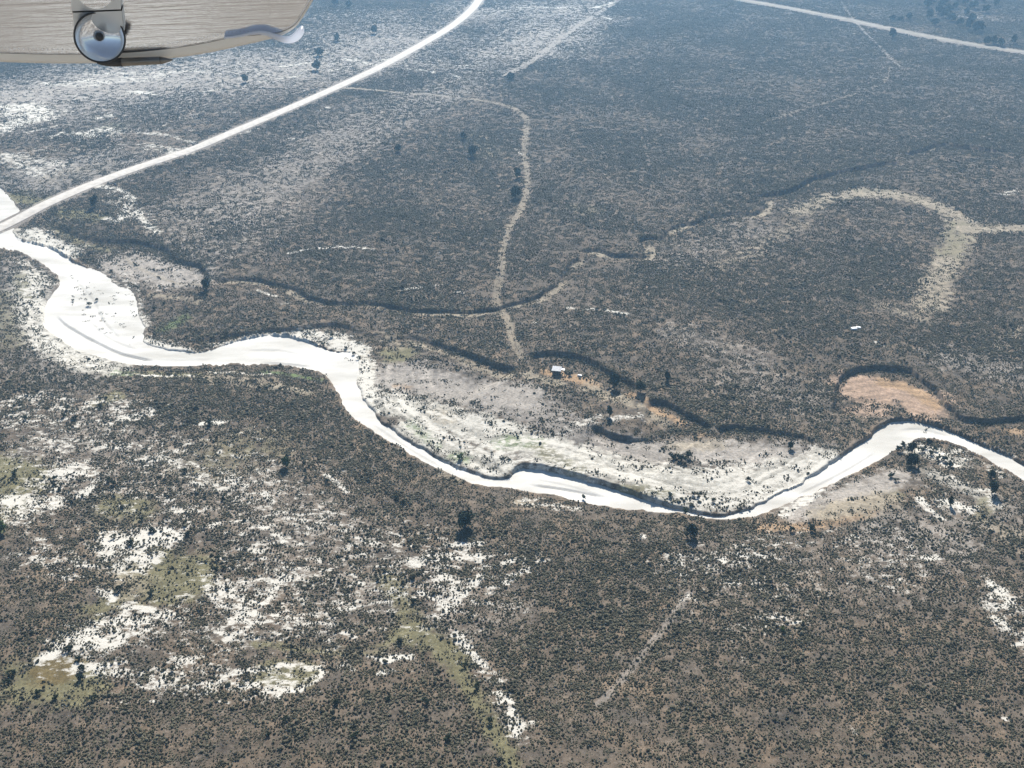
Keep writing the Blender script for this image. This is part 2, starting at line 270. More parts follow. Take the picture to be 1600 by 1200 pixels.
 ('orange', .6, 9, [(1190, 822), (1260, 824), (1330, 812), (1360, 800)]), ('pale', .8, 20, [(1250, 795), (1330, 770), (1400, 745)]), ('tan', .7, 18, [(1290, 800), (1380, 785)]), ('tan', .7, 6, [(430, 605), (480, 612)]), ('tan', .6, 8, [(530, 520), (565, 540), (572, 570)]), ('orange', .55, 8, [(1570, 665), (1600, 668)]), ('tan', .5, 12, [(600, 520), (620, 535)]), ('tan', .6, 7, [(640, 530), (700, 545), (750, 570), (800, 588)]), ('orange', .5, 6, [(620, 595), (640, 600)]),
 ('tan', .6, 5, [(235, 455), (290, 462), (310, 470)]), ('orange', .6, 3, [(180, 185)]), ('tan', .4, 25, [(160, 260), (90, 275)]), ('tan', .5, 20, [(1560, 830), (1600, 850)]), ('tan', .5, 8, [(715, 745), (690, 735)]), ('tan', .55, 8, [(800, 778), (830, 785)]), ('orange', .5, 4, [(1310, 503)]), ('tan', .5, 10, [(1560, 540), (1600, 510)]), ('tan', .45, 30, [(170, 830), (200, 920)]), ('tan', .5, 20, [(330, 590), (420, 600)]), ('tan', .5, 14, [(700, 650), (680, 640)]),
 ('brown', 1.0, 17, [(72, 1050), (98, 1048)]), ('pale', .5, 14, [(1475, 24), (1540, 30)]), ('pale', .45, 4, [(1340, 195)]),
]
_ST = []
for key, s, r, pts in STROKES:
    m = px2m(*pts[len(pts) // 2])
    P = GP(pts)
    if len(P) == 1: P = np.vstack([P, P + [[.01, 0]]])
    _ST.append((key, s, r * m * 1.15, smooth_line(P, 1)))
# sage density: (density factor, radius px, points)
SAGE = [(1.5, 60, [(850, 850), (1000, 860), (1150, 850)]), (1.5, 40, [(560, 350), (740, 350), (830, 380)]), (1.6, 40, [(1060, 470), (1180, 460)]), (1.5, 30, [(1260, 500), (1420, 520), (1500, 540)]), (1.6, 18, [(1480, 600), (1560, 640)]), (1.4, 60, [(820, 1000), (900, 1100)]), (1.5, 60, [(300, 620), (500, 650), (620, 730)]), (1.6, 12, [(110, 355), (190, 370), (280, 395), (325, 430)]), (1.5, 10, [(1040, 585), (1020, 600)]), (1.5, 8, [(400, 440), (490, 465)]),
        (.15, 34, [(620, 580), (740, 600), (820, 630)]), (.15, 24, [(900, 690), (1050, 700), (1260, 700)]), (.15, 34, [(200, 410), (285, 435)]), (.04, 26, [(1340, 600), (1400, 605), (1450, 625)]), (.5, 40, [(60, 150), (250, 120)]), (.4, 14, [(600, 660), (720, 690), (900, 720)]), (.4, 14, [(1000, 750), (1200, 750)]), (.4, 25, [(1300, 780), (1400, 760)]), (.5, 20, [(930, 620), (1020, 650)]), (.25, 8, [(860, 582), (930, 595)])]
SAGE += [(.2, 20, [(1230, 800), (1310, 775), (1400, 745)]), (.2, 9, [(1510, 357), (1600, 355), (1680, 350)]), (.45, 18, [(1345, 302), (1440, 312), (1505, 345), (1490, 400), (1462, 470)]), (.25, 20, [(620, 640), (760, 680), (900, 715), (1060, 745), (1250, 735)]), (.38, 90, [(40, 150), (200, 130), (360, 110)]), (.45, 60, [(40, 250), (180, 240), (300, 190)]), (.75, 50, [(350, 350), (480, 265), (620, 195), (720, 150)]), (.5, 60, [(450, 130), (600, 60), (700, 20)]), (.55, 40, [(800, 20), (900, 30), (830, 80)]), (1.15, 120, [(1000, 150), (1200, 250), (1400, 200)]), (1.3, 80, [(1300, 420), (1560, 460)]), (1.3, 90, [(1000, 1000), (1300, 1050), (1450, 1000)]), (1.3, 60, [(100, 1150), (400, 1150), (700, 1180)])]
_SG = [(f, r * px2m(*p[len(p) // 2]) * 1.2, smooth_line(GP(p) if len(p) > 1 else np.vstack([GP(p)] * 2), 1)) for f, r, p in SAGE]

FENCE = smooth_line(GP([(340, 385), (430, 312), (570, 240), (680, 172), (760, 135), (830, 100), (905, 42), (975, -6), (1000, -24)])[::-1], 2)
FENCE_L = np.hypot(*np.diff(FENCE, axis=0).T).sum()
# the road dips across the dry bed
_ra = np.concatenate([[0], np.cumsum(np.hypot(*np.diff(ROAD, axis=0).T))])
R_T = np.arange(0, _ra[-1], 2.0)
_rx, _ry = np.interp(R_T, _ra, ROAD[:, 0]), np.interp(R_T, _ra, ROAD[:, 1])
_kz = np.where(inside_poly(_rx, _ry, WASH), ZB + .15, 0.0)
_kern = np.exp(-(np.arange(-15, 16) / 6.0) ** 2); _kern /= _kern.sum()
R_Z = np.convolve(np.pad(_kz, 15, mode='edge'), _kern, 'valid')
def survey(x, y):
    """height, albedo, sage density and wash distance of the land at world points"""
    n = len(x)
    z = 0.9 * fbm(x, y, 160, 3, 1) + 0.22 * fbm(x, y, 14, 3, 5)
    far = np.clip((np.hypot(x, y) - 1500) / 6000, 0, 1)
    z += far * 25 * (fbm(x, y, 1800, 3, 9))
    # ---- roads flatten the land
    for L, hw in ((ROAD, 4.5), (FARROAD, 6)):
        i, d, s, a = line_dist(x, y, L, 14)
        if len(i): z[i] *= sst(hw, 14, d)
    # ---- wash
    xw = x + .9 * fbm(x, y, 8, 4, 101, .6); yw = y + 1.1 * fbm(x, y, 8, 4, 111, .6)     # ragged banks
    ins = inside_poly(xw, yw, WASH)
    wd = np.full(n, 60.0)          # distance to the edge of the bed
    i, d, s, a = line_dist(xw, yw, N_W, 60)
    hN = np.zeros(n); dn = np.full(n, 60.0)
    arc = np.zeros(n)
    hN[i] = np.interp(a, N_ARC, N_H); dn[i] = d; arc[i] = a
    i2, d2, s2, a2 = line_dist(xw, yw, S_W, 60)
    ds = np.full(n, 60.0); ds[i2] = d2
    wd = np.minimum(dn, ds)
    near_n = dn < ds
    edge_h = np.where(near_n, hN, .9)
    reach = np.where(near_n, 45, 14)
    zo = (ZB + edge_h) + (z - (ZB + edge_h)) * sst(1.0, 1.0 + reach, wd)
    z = np.where(wd < 60, np.where(ins, 0, zo), z)
    # ---- scarps
    fl = np.zeros(n); bank = np.zeros(n); shrubby = np.zeros(n)
    for P, H, Rr, fw, fs in SCARPS:
        i, d, s, a = line_dist(x, y, P, Rr * 3.2)
        if not len(i): continue
        L = np.hypot(*np.diff(P, axis=0).T).sum()
        e = d * s + (1.5 if fw == 0 else 1.3) * fbm(x[i], y[i], 9, 4, 33, .6)
        tap = sst(0, min(7, L * .12), a) * sst(0, min(7, L * .12), L - a)
        k = H * tap * (.95 + .3 * fbm(a, a * .1, 16, 2, 39)) * sst(-0.5, 0.7, e) * np.exp(-np.maximum(e, 0) / Rr) * sst(Rr * 3.2, Rr * 1.4, d)
        z[i] -= k
        bank[i] = np.maximum(bank[i], tap * sst(-.6, 0, e) * sst(1.6, .8, e))
        shrubby[i] = np.maximum(shrubby[i], tap * sst(-3.5, -1, e) * sst(3.0, 1.2, e) * (1 if fw == 0 else .5))
        if fw:
            fl[i] = np.maximum(fl[i], fs * tap * sst(-.45, .25, fbm(x[i], y[i], 14, 3, 87)) * sst(.3, .9, e) * sst(fw + .8, fw - .4, e))
    zmin = ZB + np.minimum(.35, .05 + wd * .05)
    z = np.where(ins, ZB - 0.7 + 0 * z, np.maximum(z, zmin))
    lip = np.where(ins, sst(1.1, 0, wd), 0)      # steep bank face just inside the edge
    z = np.where(ins, (ZB - .7) + lip * (.7 + edge_h * .98), z)
    i, d, s, a = line_dist(x, y, ROAD, 11)
    if len(i):
        zr = np.interp(a, R_T, R_Z) - .12
        z[i] = zr + (z[i] - zr) * sst(4.6, 10, d)
    # ---- colour
    c = np.empty((n, 3)); c[:] = C['soil']
    n1 = fbm(x, y, 60, 4, 21); n2 = fbm(x, y, 9, 3, 25); n3 = fbm(x, y, 2.6, 3, 29, .65)
    n4 = fbm(x * .5, y, 2.3, 4, 37, .7); n5 = fbm(x * .6, y, 9, 3, 45, .6)
    c *= (1 + .25 * n1 + .28 * n2 + .38 * n3)[:, None]
    c[:, 0] *= 1 + .08 * n2; c[:, 2] *= 1 - .10 * n2
    dens = np.full(n, 1.0)
    # flow streaks on the bars
    su = np.where(near_n, arc, arc); streak = fbm(su * .045, dn, 2.2, 3, 41)
    bar = np.where(near_n & (wd < 40), sst(40, 25, dn), 0)
    nm = .85 * n3 + .45 * n2
    nw = .8 * n4 + .55 * n5
    nmb = nw * (1 - .65 * bar) + .6 * streak * bar
    white = np.zeros(n)
    for key, s, r, P in _ST:
        i, d, sd_, a = line_dist(x, y, P, r * 1.9)
        if not len(i): continue
        f = np.clip((1.9 - d / r) / 1.5, 0, 1) * s
        if key == W:
            white[i] = np.maximum(white[i], f * 1.03 + .55 * nmb[i] * np.clip(f * 6, 0, 1) + .02)
            continue
        m = sst(.08, .68, f + .48 * nm[i] * np.clip(f * 5, 0, 1)) * min(1, s * 1.35)
        c[i] = c[i] * (1 - m)[:, None] + np.array(C[key])[None] * (m * (1 + .22 * n3[i] + .12 * n2[i]))[:, None]
        dens[i] *= 1 - m * {'olive': .62, 'green': .6, 'brown': .97, 'tan': .6, 'orange': .8, 'pale': .3, 'grey': .3, 'cream': .6, 'pink': .9}[key]
    # unseen alkali patches added past the surveyed land, thickened to brighten the wing's reflection
    out = np.maximum(sst(135, 60, y), np.maximum(sst(1000, 1200, y), sst(.56, .7, np.abs(x) / (.866 * np.maximum(y, 0) + 120))))
    white = np.maximum(white, out * (fbm(x, y, 55, 3, 51) * .9 + .45 * nw + .48))
    wraw = white; white = sst(.45, .75, wraw)
    # bright margins of the bed
    c *= (1 + .38 * streak * bar)[:, None]
    dens *= 1 - .52 * white
    tcut = np.ones(n)
    for L, hw, key, s in TRACKS:
        i, d, sd_, a = line_dist(x, y, L, hw * 3)
        if not len(i): continue
        m = sst(hw * 1.5, hw * .6, d + .8 * n3[i] * hw) * s
        hump = 1 - .45 * sst(hw * .3, 0, d)
        m *= hump * (.65 + .35 * sst(-.5, .4, n2[i] + n1[i]))
        c[i] = c[i] * (1 - m)[:, None] + np.array(C[key])[None] * m[:, None]
        dens[i] *= 1 - np.clip(m * 1.6, 0, 1)
    for arr, key, k in ((bank, 'bank', .75), (fl, 'tan', 1.0)):
        m = arr * k
        c = c * (1 - m)[:, None] + np.array(C[key])[None] * (m * (1 + .25 * n3))[:, None]
    dens *= 1 - fl
    for f, r, P in _SG:
        i, d, sd_, a = line_dist(x, y, P, r * 1.8)
        if len(i): dens[i] *= 1 + (f - 1) * sst(r * 1.8, r * .5, d)
    i, d, s, a = line_dist(x, y, FENCE, 70)
    if len(i):
        m = sst(-.8, .8, d * s + 1.6 * n2[i]) * sst(70, 25, d) * .8 * sst(0, 60, FENCE_L - a)
        c[i] = c[i] * (1 - .45 * m)[:, None] + np.array(C['pale'])[None] * (.45 * m)[:, None]
        dens[i] *= 1 - .38 * m
    dens *= np.clip(.92 + .55 * n1 + .5 * n2, .32, 1.7)
    dens = dens + .9 * shrubby * sst(-.3, .5, n2 + .5 * n3)
    for L, hw in ((ROAD, 4.6), (FARROAD, 5.5)):
        i, d, s, a = line_dist(x, y, L, hw * 2)
        if len(i):
            dens[i] *= sst(hw, hw * 1.5, d)
            m = sst(hw * 1.9, hw * .9, d + n3[i]) * .6
            c[i] = c[i] * (1 - m)[:, None] + np.array(C['pale'])[None] * m[:, None]
    dens = np.where(ins, .0, dens) * sst(.3, 1.5, wd + ins * 0)
    wraw = np.clip(wraw, 0, 1) * tcut
    return z, np.clip(c, .01, .9), dens, np.where(ins, -wd, wd), wraw

# ------------------------------------------------------------------ materials
def new_mat(name):
    m = bpy.data.materials.new(name); m.use_nodes = True
    n = m.node_tree; b = n.nodes['Principled BSDF']
    return m, n, b
def noise_mat(name, c1, c2, scale=5, rough=.8, metal=0, bump=0, coords='Object', stretch=None):
    m, n, b = new_mat(name)
    tc = n.nodes.new('ShaderNodeTexCoord'); mp = n.nodes.new('ShaderNodeMapping')
    nz = n.nodes.new('ShaderNodeTexNoise'); nz.inputs['Scale'].default_value = scale; nz.inputs['Detail'].default_value = 5
    if stretch: mp.inputs['Scale'].default_value = stretch
    cr = n.nodes.new('ShaderNodeValToRGB')
    cr.color_ramp.elements[0].position = .32; cr.color_ramp.elements[1].position = .68
    cr.color_ramp.elements[0].color = (*c1, 1); cr.color_ramp.elements[1].color = (*c2, 1)
    n.links.new(tc.outputs[coords], mp.inputs[0]); n.links.new(mp.outputs[0], nz.inputs['Vector'])
    n.links.new(nz.outputs['Fac'], cr.inputs[0]); n.links.new(cr.outputs[0], b.inputs['Base Color'])
    b.inputs['Roughness'].default_value = rough; b.inputs['Metallic'].default_value = metal
    b.inputs['Specular IOR Level'].default_value = .25
    if bump:
        bp = n.nodes.new('ShaderNodeBump'); bp.inputs['Strength'].default_value = bump; bp.inputs['Distance'].default_value = .05
        n.links.new(nz.outputs['Fac'], bp.inputs['Height']); n.links.new(bp.outputs[0], b.inputs['Normal'])
    return m
def leaf_mat(name, c1, c2, var=.35):
    m, n, b = new_mat(name)
    oi = n.nodes.new('ShaderNodeObjectInfo'); tc = n.nodes.new('ShaderNodeTexCoord')
    nz = n.nodes.new('ShaderNodeTexNoise'); nz.inputs['Scale'].default_value = 6
    ad = n.nodes.new('ShaderNodeMath'); ad.operation = 'MULTIPLY_ADD'
    ad.inputs[1].default_value = .6
    cr = n.nodes.new('ShaderNodeValToRGB')
    cr.color_ramp.elements[0].position = .2; cr.color_ramp.elements[1].position = .95
    cr.color_ramp.elements[0].color = (*c1, 1); cr.color_ramp.elements[1].color = (*c2, 1)
    mu = n.nodes.new('ShaderNodeMath'); mu.operation = 'MULTIPLY'; mu.inputs[1].default_value = .55
    n.links.new(tc.outputs['Object'], nz.inputs['Vector'])
    n.links.new(nz.outputs['Fac'], mu.inputs[0])
    n.links.new(oi.outputs['Random'], ad.inputs[0]); n.links.new(mu.outputs[0], ad.inputs[2])
    n.links.new(ad.outputs[0], cr.inputs[0]); n.links.new(cr.outputs[0], b.inputs['Base Color'])
    b.inputs['Roughness'].default_value = .85; b.inputs['Specular IOR Level'].default_value = .15
    return m
def land_mat():
    m, n, b = new_mat('land')
    at = n.nodes.new('ShaderNodeAttribute'); at.attribute_name = 'albedo'
    tc = n.nodes.new('ShaderNodeTexCoord')
    n1 = n.nodes.new('ShaderNodeTexNoise'); n1.inputs['Scale'].default_value = 1.3; n1.inputs['Detail'].default_value = 6; n1.inputs['Roughness'].default_value = .7
    n2 = n.nodes.new('ShaderNodeTexNoise'); n2.inputs['Scale'].default_value = .25; n2.inputs['Detail'].default_value = 4
    n.links.new(tc.outputs['Object'], n1.inputs['Vector']); n.links.new(tc.outputs['Object'], n2.inputs['Vector'])
    r1 = n.nodes.new('ShaderNodeMapRange'); r1.inputs[1].default_value = .3; r1.inputs[2].default_value = .7; r1.inputs[3].default_value = .55; r1.inputs[4].default_value = 1.4
    n.links.new(n1.outputs['Fac'], r1.inputs[0])
    r2 = n.nodes.new('ShaderNodeMapRange'); r2.inputs[1].default_value = .3; r2.inputs[2].default_value = .7; r2.inputs[3].default_value = .88; r2.inputs[4].default_value = 1.1
    n.links.new(n2.outputs['Fac'], r2.inputs[0])
    mm = n.nodes.new('ShaderNodeMath'); mm.operation = 'MULTIPLY'
    n.links.new(r1.outputs[0], mm.inputs[0]); n.links.new(r2.outputs[0], mm.inputs[1])
    vm = n.nodes.new('ShaderNodeVectorMath'); vm.operation = 'SCALE'
    n.links.new(at.outputs['Color'], vm.inputs[0]); n.links.new(mm.outputs[0], vm.inputs['Scale'])
    # alkali crust: the surveyed field, broken up into flecks
    aw = n.nodes.new('ShaderNodeAttribute'); aw.attribute_name = 'alkali'
    mp = n.nodes.new('ShaderNodeMapping'); mp.inputs['Scale'].default_value = (.6, 1, 1)
    n3 = n.nodes.new('ShaderNodeTexNoise'); n3.inputs['Scale'].default_value = .75; n3.inputs['Detail'].default_value = 7; n3.inputs['Roughness'].default_value = .78
    n.links.new(tc.outputs['Object'], mp.inputs[0]); n.links.new(mp.outputs[0], n3.inputs['Vector'])
    ma = n.nodes.new('ShaderNodeMath'); ma.operation = 'MULTIPLY_ADD'; ma.inputs[1].default_value = 3.0; ma.inputs[2].default_value = -1.56
    n.links.new(n3.outputs['Fac'], ma.inputs[0])
    mb = n.nodes.new('ShaderNodeMath'); mb.operation = 'ADD'; n.links.new(ma.outputs[0], mb.inputs[0]); n.links.new(aw.outputs['Fac'], mb.inputs[1])
    mr = n.nodes.new('ShaderNodeMapRange'); mr.inputs[1].default_value = .33; mr.inputs[2].default_value = .80; mr.interpolation_type = 'SMOOTHSTEP'
    n.links.new(mb.outputs[0], mr.inputs[0])
    mix = n.nodes.new('ShaderNodeMix'); mix.data_type = 'RGBA'; mix.inputs[7].default_value = (.57, .545, .49, 1)
    n.links.new(mr.outputs[0], mix.inputs[0]); n.links.new(vm.outputs[0], mix.inputs[6])
    n.links.new(mix.outputs[2], b.inputs['Base Color'])
    bp = n.nodes.new('ShaderNodeBump'); bp.inputs['Strength'].default_value = .5; bp.inputs['Distance'].default_value = .25
    n.links.new(n1.outputs['Fac'], bp.inputs['Height']); n.links.new(bp.outputs[0], b.inputs['Normal'])
    b.inputs['Roughness'].default_value = .95; b.inputs['Specular IOR Level'].default_value = .1
    return m
M_LAND = land_mat()
M_SAND = noise_mat('pale_sand', (.44, .425, .39), (.68, .665, .63), .13, .95, bump=.25, stretch=(.35, 1, 1))
M_GRAVEL = noise_mat('road_gravel', (.46, .43, .39), (.62, .58, .53), .35, .95)
M_DIRT = noise_mat('road_dirt', (.20, .18, .15), (.31, .28, .24), .15, .95)
M_SAGE = leaf_mat('sage_leaves', (.038, .037, .023), (.145, .135, .092))
M_JUNI = leaf_mat('juniper_leaves', (.014, .024, .014), (.040, .055, .028))
M_GREEN = leaf_mat('fresh_leaves', (.035, .060, .018), (.10, .14, .045))
M_BARK = noise_mat('bark', (.07, .055, .045), (.15, .12, .10), 8, .9, bump=.4)

# ------------------------------------------------------------------ helpers
def link_mesh(name, me, mat=None, parent=None):
    o = bpy.data.objects.new(name, me); COL.objects.link(o)
    if mat: me.materials.append(mat)
    if parent: o.parent = parent
    return o
def bm_obj(name, bm, mat, parent=None, smooth=False):
    me = bpy.data.meshes.new(name); bm.to_mesh(me); bm.free()
    if smooth: me.shade_smooth()
    return link_mesh(name, me, mat, parent)
def tag(o, label=None, cat=None, group=None, kind=None):
    if label: o['label'] = label
    if cat: o['category'] = cat
    if group: o['group'] = group
    if kind: o['kind'] = kind
    return o
def empty(name, loc, rz=0):
    o = bpy.data.objects.new(name, None); COL.objects.link(o); o.location = loc; o.rotation_euler = (0, 0, rz)
    o.empty_display_size = .5
    return o
def grid_mesh(name, X, Y, Z, keep=None):
    r, c = X.shape
    idx = np.arange(r * c).reshape(r, c)
    q = np.stack([idx[:-1, :-1], idx[:-1, 1:], idx[1:, 1:], idx[1:, :-1]], -1).reshape(-1, 4)
    co = np.stack([X, Y, Z], -1).reshape(-1, 3)
    remap = None
    if keep is not None:
        q = q[keep[q].any(1)]
        used = np.unique(q); remap = used
        inv = np.zeros(r * c, np.int64); inv[used] = np.arange(len(used)); q = inv[q]; co = co[used]
    me = bpy.data.meshes.new(name)
    me.vertices.add(len(co)); me.vertices.foreach_set('co', co.astype(np.float32).ravel())
    me.loops.add(q.size); me.loops.foreach_set('vertex_index', q.astype(np.int32).ravel())
    me.polygons.add(len(q)); me.polygons.foreach_set('loop_start', np.arange(0, q.size, 4, dtype=np.int32))
    me.update(calc_edges=True)
    me.shade_smooth()
    return me, remap

# ------------------------------------------------------------------ ground: one sheet out to the horizon, finer where it is close
ys = [140.0]
while ys[-1] < 1040:
    yy = ys[-1]; d2 = yy * yy + CAM_H ** 2
    ys.append(yy + float(np.clip(.85 * d2 / CAM_H / 1078.0, .3, 1.7)))
ys = np.array(ys)
before = np.array([-12000, -5000, -2500, -1200, -700, -450, -330, -260], float)
before = np.concatenate([before, np.arange(-220, 138, 3.5)])
after = 1040 + np.geomspace(4, 11000, 26)
ys = np.concatenate([before, ys, after])
NS = 940
s_in = np.linspace(-1, 1, NS)
ext = np.geomspace(1.5, 11500, 26)
wy = np.clip(.866 * ys + 90, 200, 1000)
core = s_in[None, :] * (wy * .53)[:, None]
X = np.concatenate([core[:, :1] - ext[::-1][None], core, core[:, -1:] + ext[None]], 1)
Y = np.repeat(ys[:, None], X.shape[1], 1)
Zf, ALB, DEN, WD, WHT = survey(X.ravel(), Y.ravel())
Z = Zf.reshape(X.shape)
me, _ = grid_mesh('ground', X, Y, Z)
ca = me.attributes.new('albedo', 'FLOAT_COLOR', 'POINT')
ca.data.foreach_set('color', np.concatenate([ALB, np.ones((len(ALB), 1))], 1).astype(np.float32).ravel())
ca = me.attributes.new('alkali', 'FLOAT', 'POINT'); ca.data.foreach_set('value', WHT.astype(np.float32))
ground = link_mesh('ground', me, M_LAND); tag(ground, 'grey brown sagebrush plain with white alkali patches', None, None, 'structure')

# dry river bed: its own sheet, meeting the carved banks
bedz = ZB + .05 * fbm(X.ravel(), Y.ravel(), 9, 3, 61)
for P, h in BEDCUT:
    i, d, s, a = line_dist(X.ravel(), Y.ravel(), P, 16)
    L = np.hypot(*np.diff(P, axis=0).T).sum()
    e = d * s
    bedz[i] -= h * sst(0, 5, a) * sst(0, 5, L - a) * sst(-.15, .3, e) * np.exp(-np.maximum(e, 0) / 5) * sst(16, 8, d)
me, _ = grid_mesh('dry_river_bed', X, Y, bedz.reshape(X.shape), keep=WD < .9)
bed = link_mesh('dry_river_bed', me, M_SAND); tag(bed, 'blinding white sandy bed of the dry wash', None, None, 'structure')

def ground_z(x, y):
    return float(survey(np.array([x], float), np.array([y], float))[0][0])

def road_strip(name, P, hw, mat, label, crown=.18, step=4.0):
    seg = np.concatenate([[0], np.cumsum(np.hypot(*np.diff(P, axis=0).T))])
    t = np.arange(0, seg[-1], step)
    cx = np.interp(t, seg, P[:, 0]); cy = np.interp(t, seg, P[:, 1])
    tx = np.gradient(cx); ty = np.gradient(cy); l = np.hypot(tx, ty); nx, ny = -ty / l, tx / l
    prof = [(-1.45, -.5), (-1.0, .0), (-.55, .7), (0, 1), (.55, .7), (1.0, .0), (1.45, -.5)]
    j = 1 + .07 * fbm(t, t * .3, 18, 3, 77)
    XX = np.stack([cx + nx * hw * p[0] * j for p in prof], 1); YY = np.stack([cy + ny * hw * p[0] * j for p in prof], 1)
    zb_ = np.interp(t, R_T, R_Z) if P is ROAD else np.zeros(len(t))
    ZZ = np.stack([zb_ + .14 + crown * p[1] for p in prof], 1)
    me, _ = grid_mesh(name, XX, YY, ZZ)
    o = link_mesh(name, me, mat); tag(o, label, None, None, 'structure'); return o
road_strip('gravel_road', ROAD, 2.4, M_GRAVEL, 'bright graded gravel road crossing the upper left corner')
road_strip('dirt_road', FARROAD, 2.3, M_DIRT, 'pale dirt road across the far upper right corner')

# ------------------------------------------------------------------ shrub and tree shapes
def blob(bm, c, r, sub, rough, rnd, flat=1.0):
    geo = bmesh.ops.create_icosphere(bm, subdivisions=sub, radius=1)
    for v in geo['verts']:
        k = 1 + rnd.uniform(-rough, rough)
        v.co = Vector((v.co.x * r * k + c[0], v.co.y * r * k + c[1], v.co.z * r * k * flat + c[2]))
def shrub_mesh(name, seed, blobs=6, mat=None, tall=.55):
    rnd = random.Random(seed); bm = bmesh.new()
    for i in range(blobs):
        a = rnd.uniform(0, 6.28); d = rnd.uniform(.0, .34) if i else 0
        r = rnd.uniform(.15, .27) if i else .3
        blob(bm, (math.cos(a) * d, math.sin(a) * d, r * .55 + rnd.uniform(0, tall - .35)), r, 1, .38, rnd, .85)
    me = bpy.data.meshes.new(name); bm.to_mesh(me); bm.free(); me.materials.append(mat)
    return me
def clump_crown(name, seed, mat, n=170, kind='round'):
    """unit-height crown made of many small leaf clumps"""
    rnd = random.Random(seed); bm = bmesh.new()
    lobes = [(rnd.uniform(-.24, .24), rnd.uniform(-.24, .24), rnd.uniform(.3, .8), rnd.uniform(.14, .26)) for _ in range(9)] + [(0, 0, .5, .32), (0, 0, .75, .2)]
    lobes = [(x * f, y * f, z, r * (.55 + .45 * f)) for x, y, z, r in lobes for f in (math.sqrt(max(.05, 1 - ((z - .48) / .5) ** 2)) * 1.15,)]
    for i in range(n):
        lx, ly, lz, lr = rnd.choice(lobes)
        while True:
            p = Vector((rnd.uniform(-1, 1), rnd.uniform(-1, 1), rnd.uniform(-1, 1)))
            if .3 < p.length < 1: break
        p = Vector((lx, ly, lz)) + p * lr
        if p.z < .1: p.z = .1 + rnd.uniform(0, .1)
        r = rnd.uniform(.035, .085)
        geo = bmesh.ops.create_icosphere(bm, subdivisions=1, radius=1) if rnd.random() < .12 else None
        if geo:
            for v in geo['verts']:
                v.co = p + Vector(v.co) * r * rnd.uniform(.8, 1.5)
        else:
            q = [bm.verts.new(p + Vector((rnd.gauss(0, 1), rnd.gauss(0, 1), rnd.gauss(0, .9))) * r) for _ in range(5)]
            for f in ((0, 1, 2), (0, 2, 3), (1, 3, 4), (2, 4, 0)):
                try: bm.faces.new([q[k] for k in f])
                except ValueError: pass
    me = bpy.data.meshes.new(name); bm.to_mesh(me); bm.free(); me.materials.append(mat)
    return me
def trunk_mesh(name, seed, mat):
    rnd = random.Random(seed); bm = bmesh.new()
    def limb(a, b, r0, r1):
        a, b = Vector(a), Vector(b); ax = (b - a).normalized(); s = ax.orthogonal().normalized(); t = ax.cross(s)
        ra = [bm.verts.new(a + (s * math.cos(k * 1.0472) + t * math.sin(k * 1.0472)) * r0) for k in range(6)]
        rb = [bm.verts.new(b + (s * math.cos(k * 1.0472) + t * math.sin(k * 1.0472)) * r1) for k in range(6)]
        for k in range(6): bm.faces.new((ra[k], ra[(k + 1) % 6], rb[(k + 1) % 6], rb[k]))
    top = (rnd.uniform(-.03, .03), rnd.uniform(-.03, .03), .32)
    limb((0, 0, -.06), top, .055, .04); limb(top, (top[0], top[1], .75), .04, .012)
    for k in range(5):
        a = k * 1.25 + rnd.uniform(0, .5)
        limb((top[0], top[1], rnd.uniform(.2, .45)), (math.cos(a) * .28, math.sin(a) * .28, rnd.uniform(.45, .75)), .026, .007)
    me = bpy.data.meshes.new(name); bm.to_mesh(me); bm.free(); me.materials.append(mat)
    return me
CROWN = {k: [clump_crown('crown', 11 + i + 50 * j, m, 300) for i in range(4)] for j, (k, m) in enumerate((('dark', M_JUNI), ('green', M_GREEN)))}
TRUNK = [trunk_mesh('trunk', 31 + i, M_BARK) for i in range(3)]
BUSH = {'dark': [clump_crown('bush', 71 + i, M_JUNI, 130) for i in range(3)], 'sage': [shrub_mesh('bush', 81 + i, 9, M_SAGE) for i in range(3)], 'green': [clump_crown('bush', 91 + i, M_GREEN, 130) for i in range(2)]}

_spots = []
def tree(u, v, h, wd, label, kind='dark', group=None, name='juniper_tree'):
    _spots.append(('tree', u, v, h, wd, label, kind, group, name))
def bush(u, v, size, label, kind='dark', group=None, name='shrub'):
    _spots.append(('bush', u, v, size, size, label, kind, group, name))
# trees with their own place in the photo
tree(727, 824, 5.2, 4.4, 'large round dark juniper with long shadow, alone in the foreground brush')
tree(1079, 836, 4.4, 3.2, 'dark juniper at the near edge of the white wash, right of centre')
tree(447, 730, 3.6, 2.4, 'slim pale green tree with dark shadow in the left foreground brush', 'green', None, 'green_tree')
tree(148, 322, 5.4, 4.0, 'dark juniper just below the gravel road at far left')
tree(323, 450, 4.8, 4.0, 'dark juniper at the end of the left scarp')
tree(960, 597, 5.6, 3.6, 'tall dark juniper on the scarp right of the small cabin')
tree(952, 650, 4.0, 1.9, 'narrow dark juniper standing below the cabin scarp')
tree(1001, 612, 4.0, 3.8, 'dark juniper at the bottom end of the cabin scarp')
tree(1043, 594, 3.6, 2.2, 'small dark juniper in the side gully right of the cabin scarp')
tree(1426, 704, 4.4, 2.6, 'upper of two dark trees on the white bar at the right bend')
tree(1424, 726, 4.4, 3.4, 'lower of two dark trees on the white bar at the right bend')
tree(1549, 772, 4.0, 3.0, 'dark bushy tree near the right edge below the wash')
tree(1484, 792, 3.4, 1.6, 'thin dark tree beside the white streak below the right bend')
tree(1548, 744, 3.2, 2.2, 'small dark tree above the bushy one near the right edge')
tree(806, 308, 6.0, 5.0, 'dark juniper beside the dirt track, lower of the pair')
tree(808, 276, 5.0, 4.0, 'dark juniper beside the dirt track, upper of the pair')
tree(738, 242, 6.0, 4.5, 'dark juniper left of the dirt track in the upper middle')
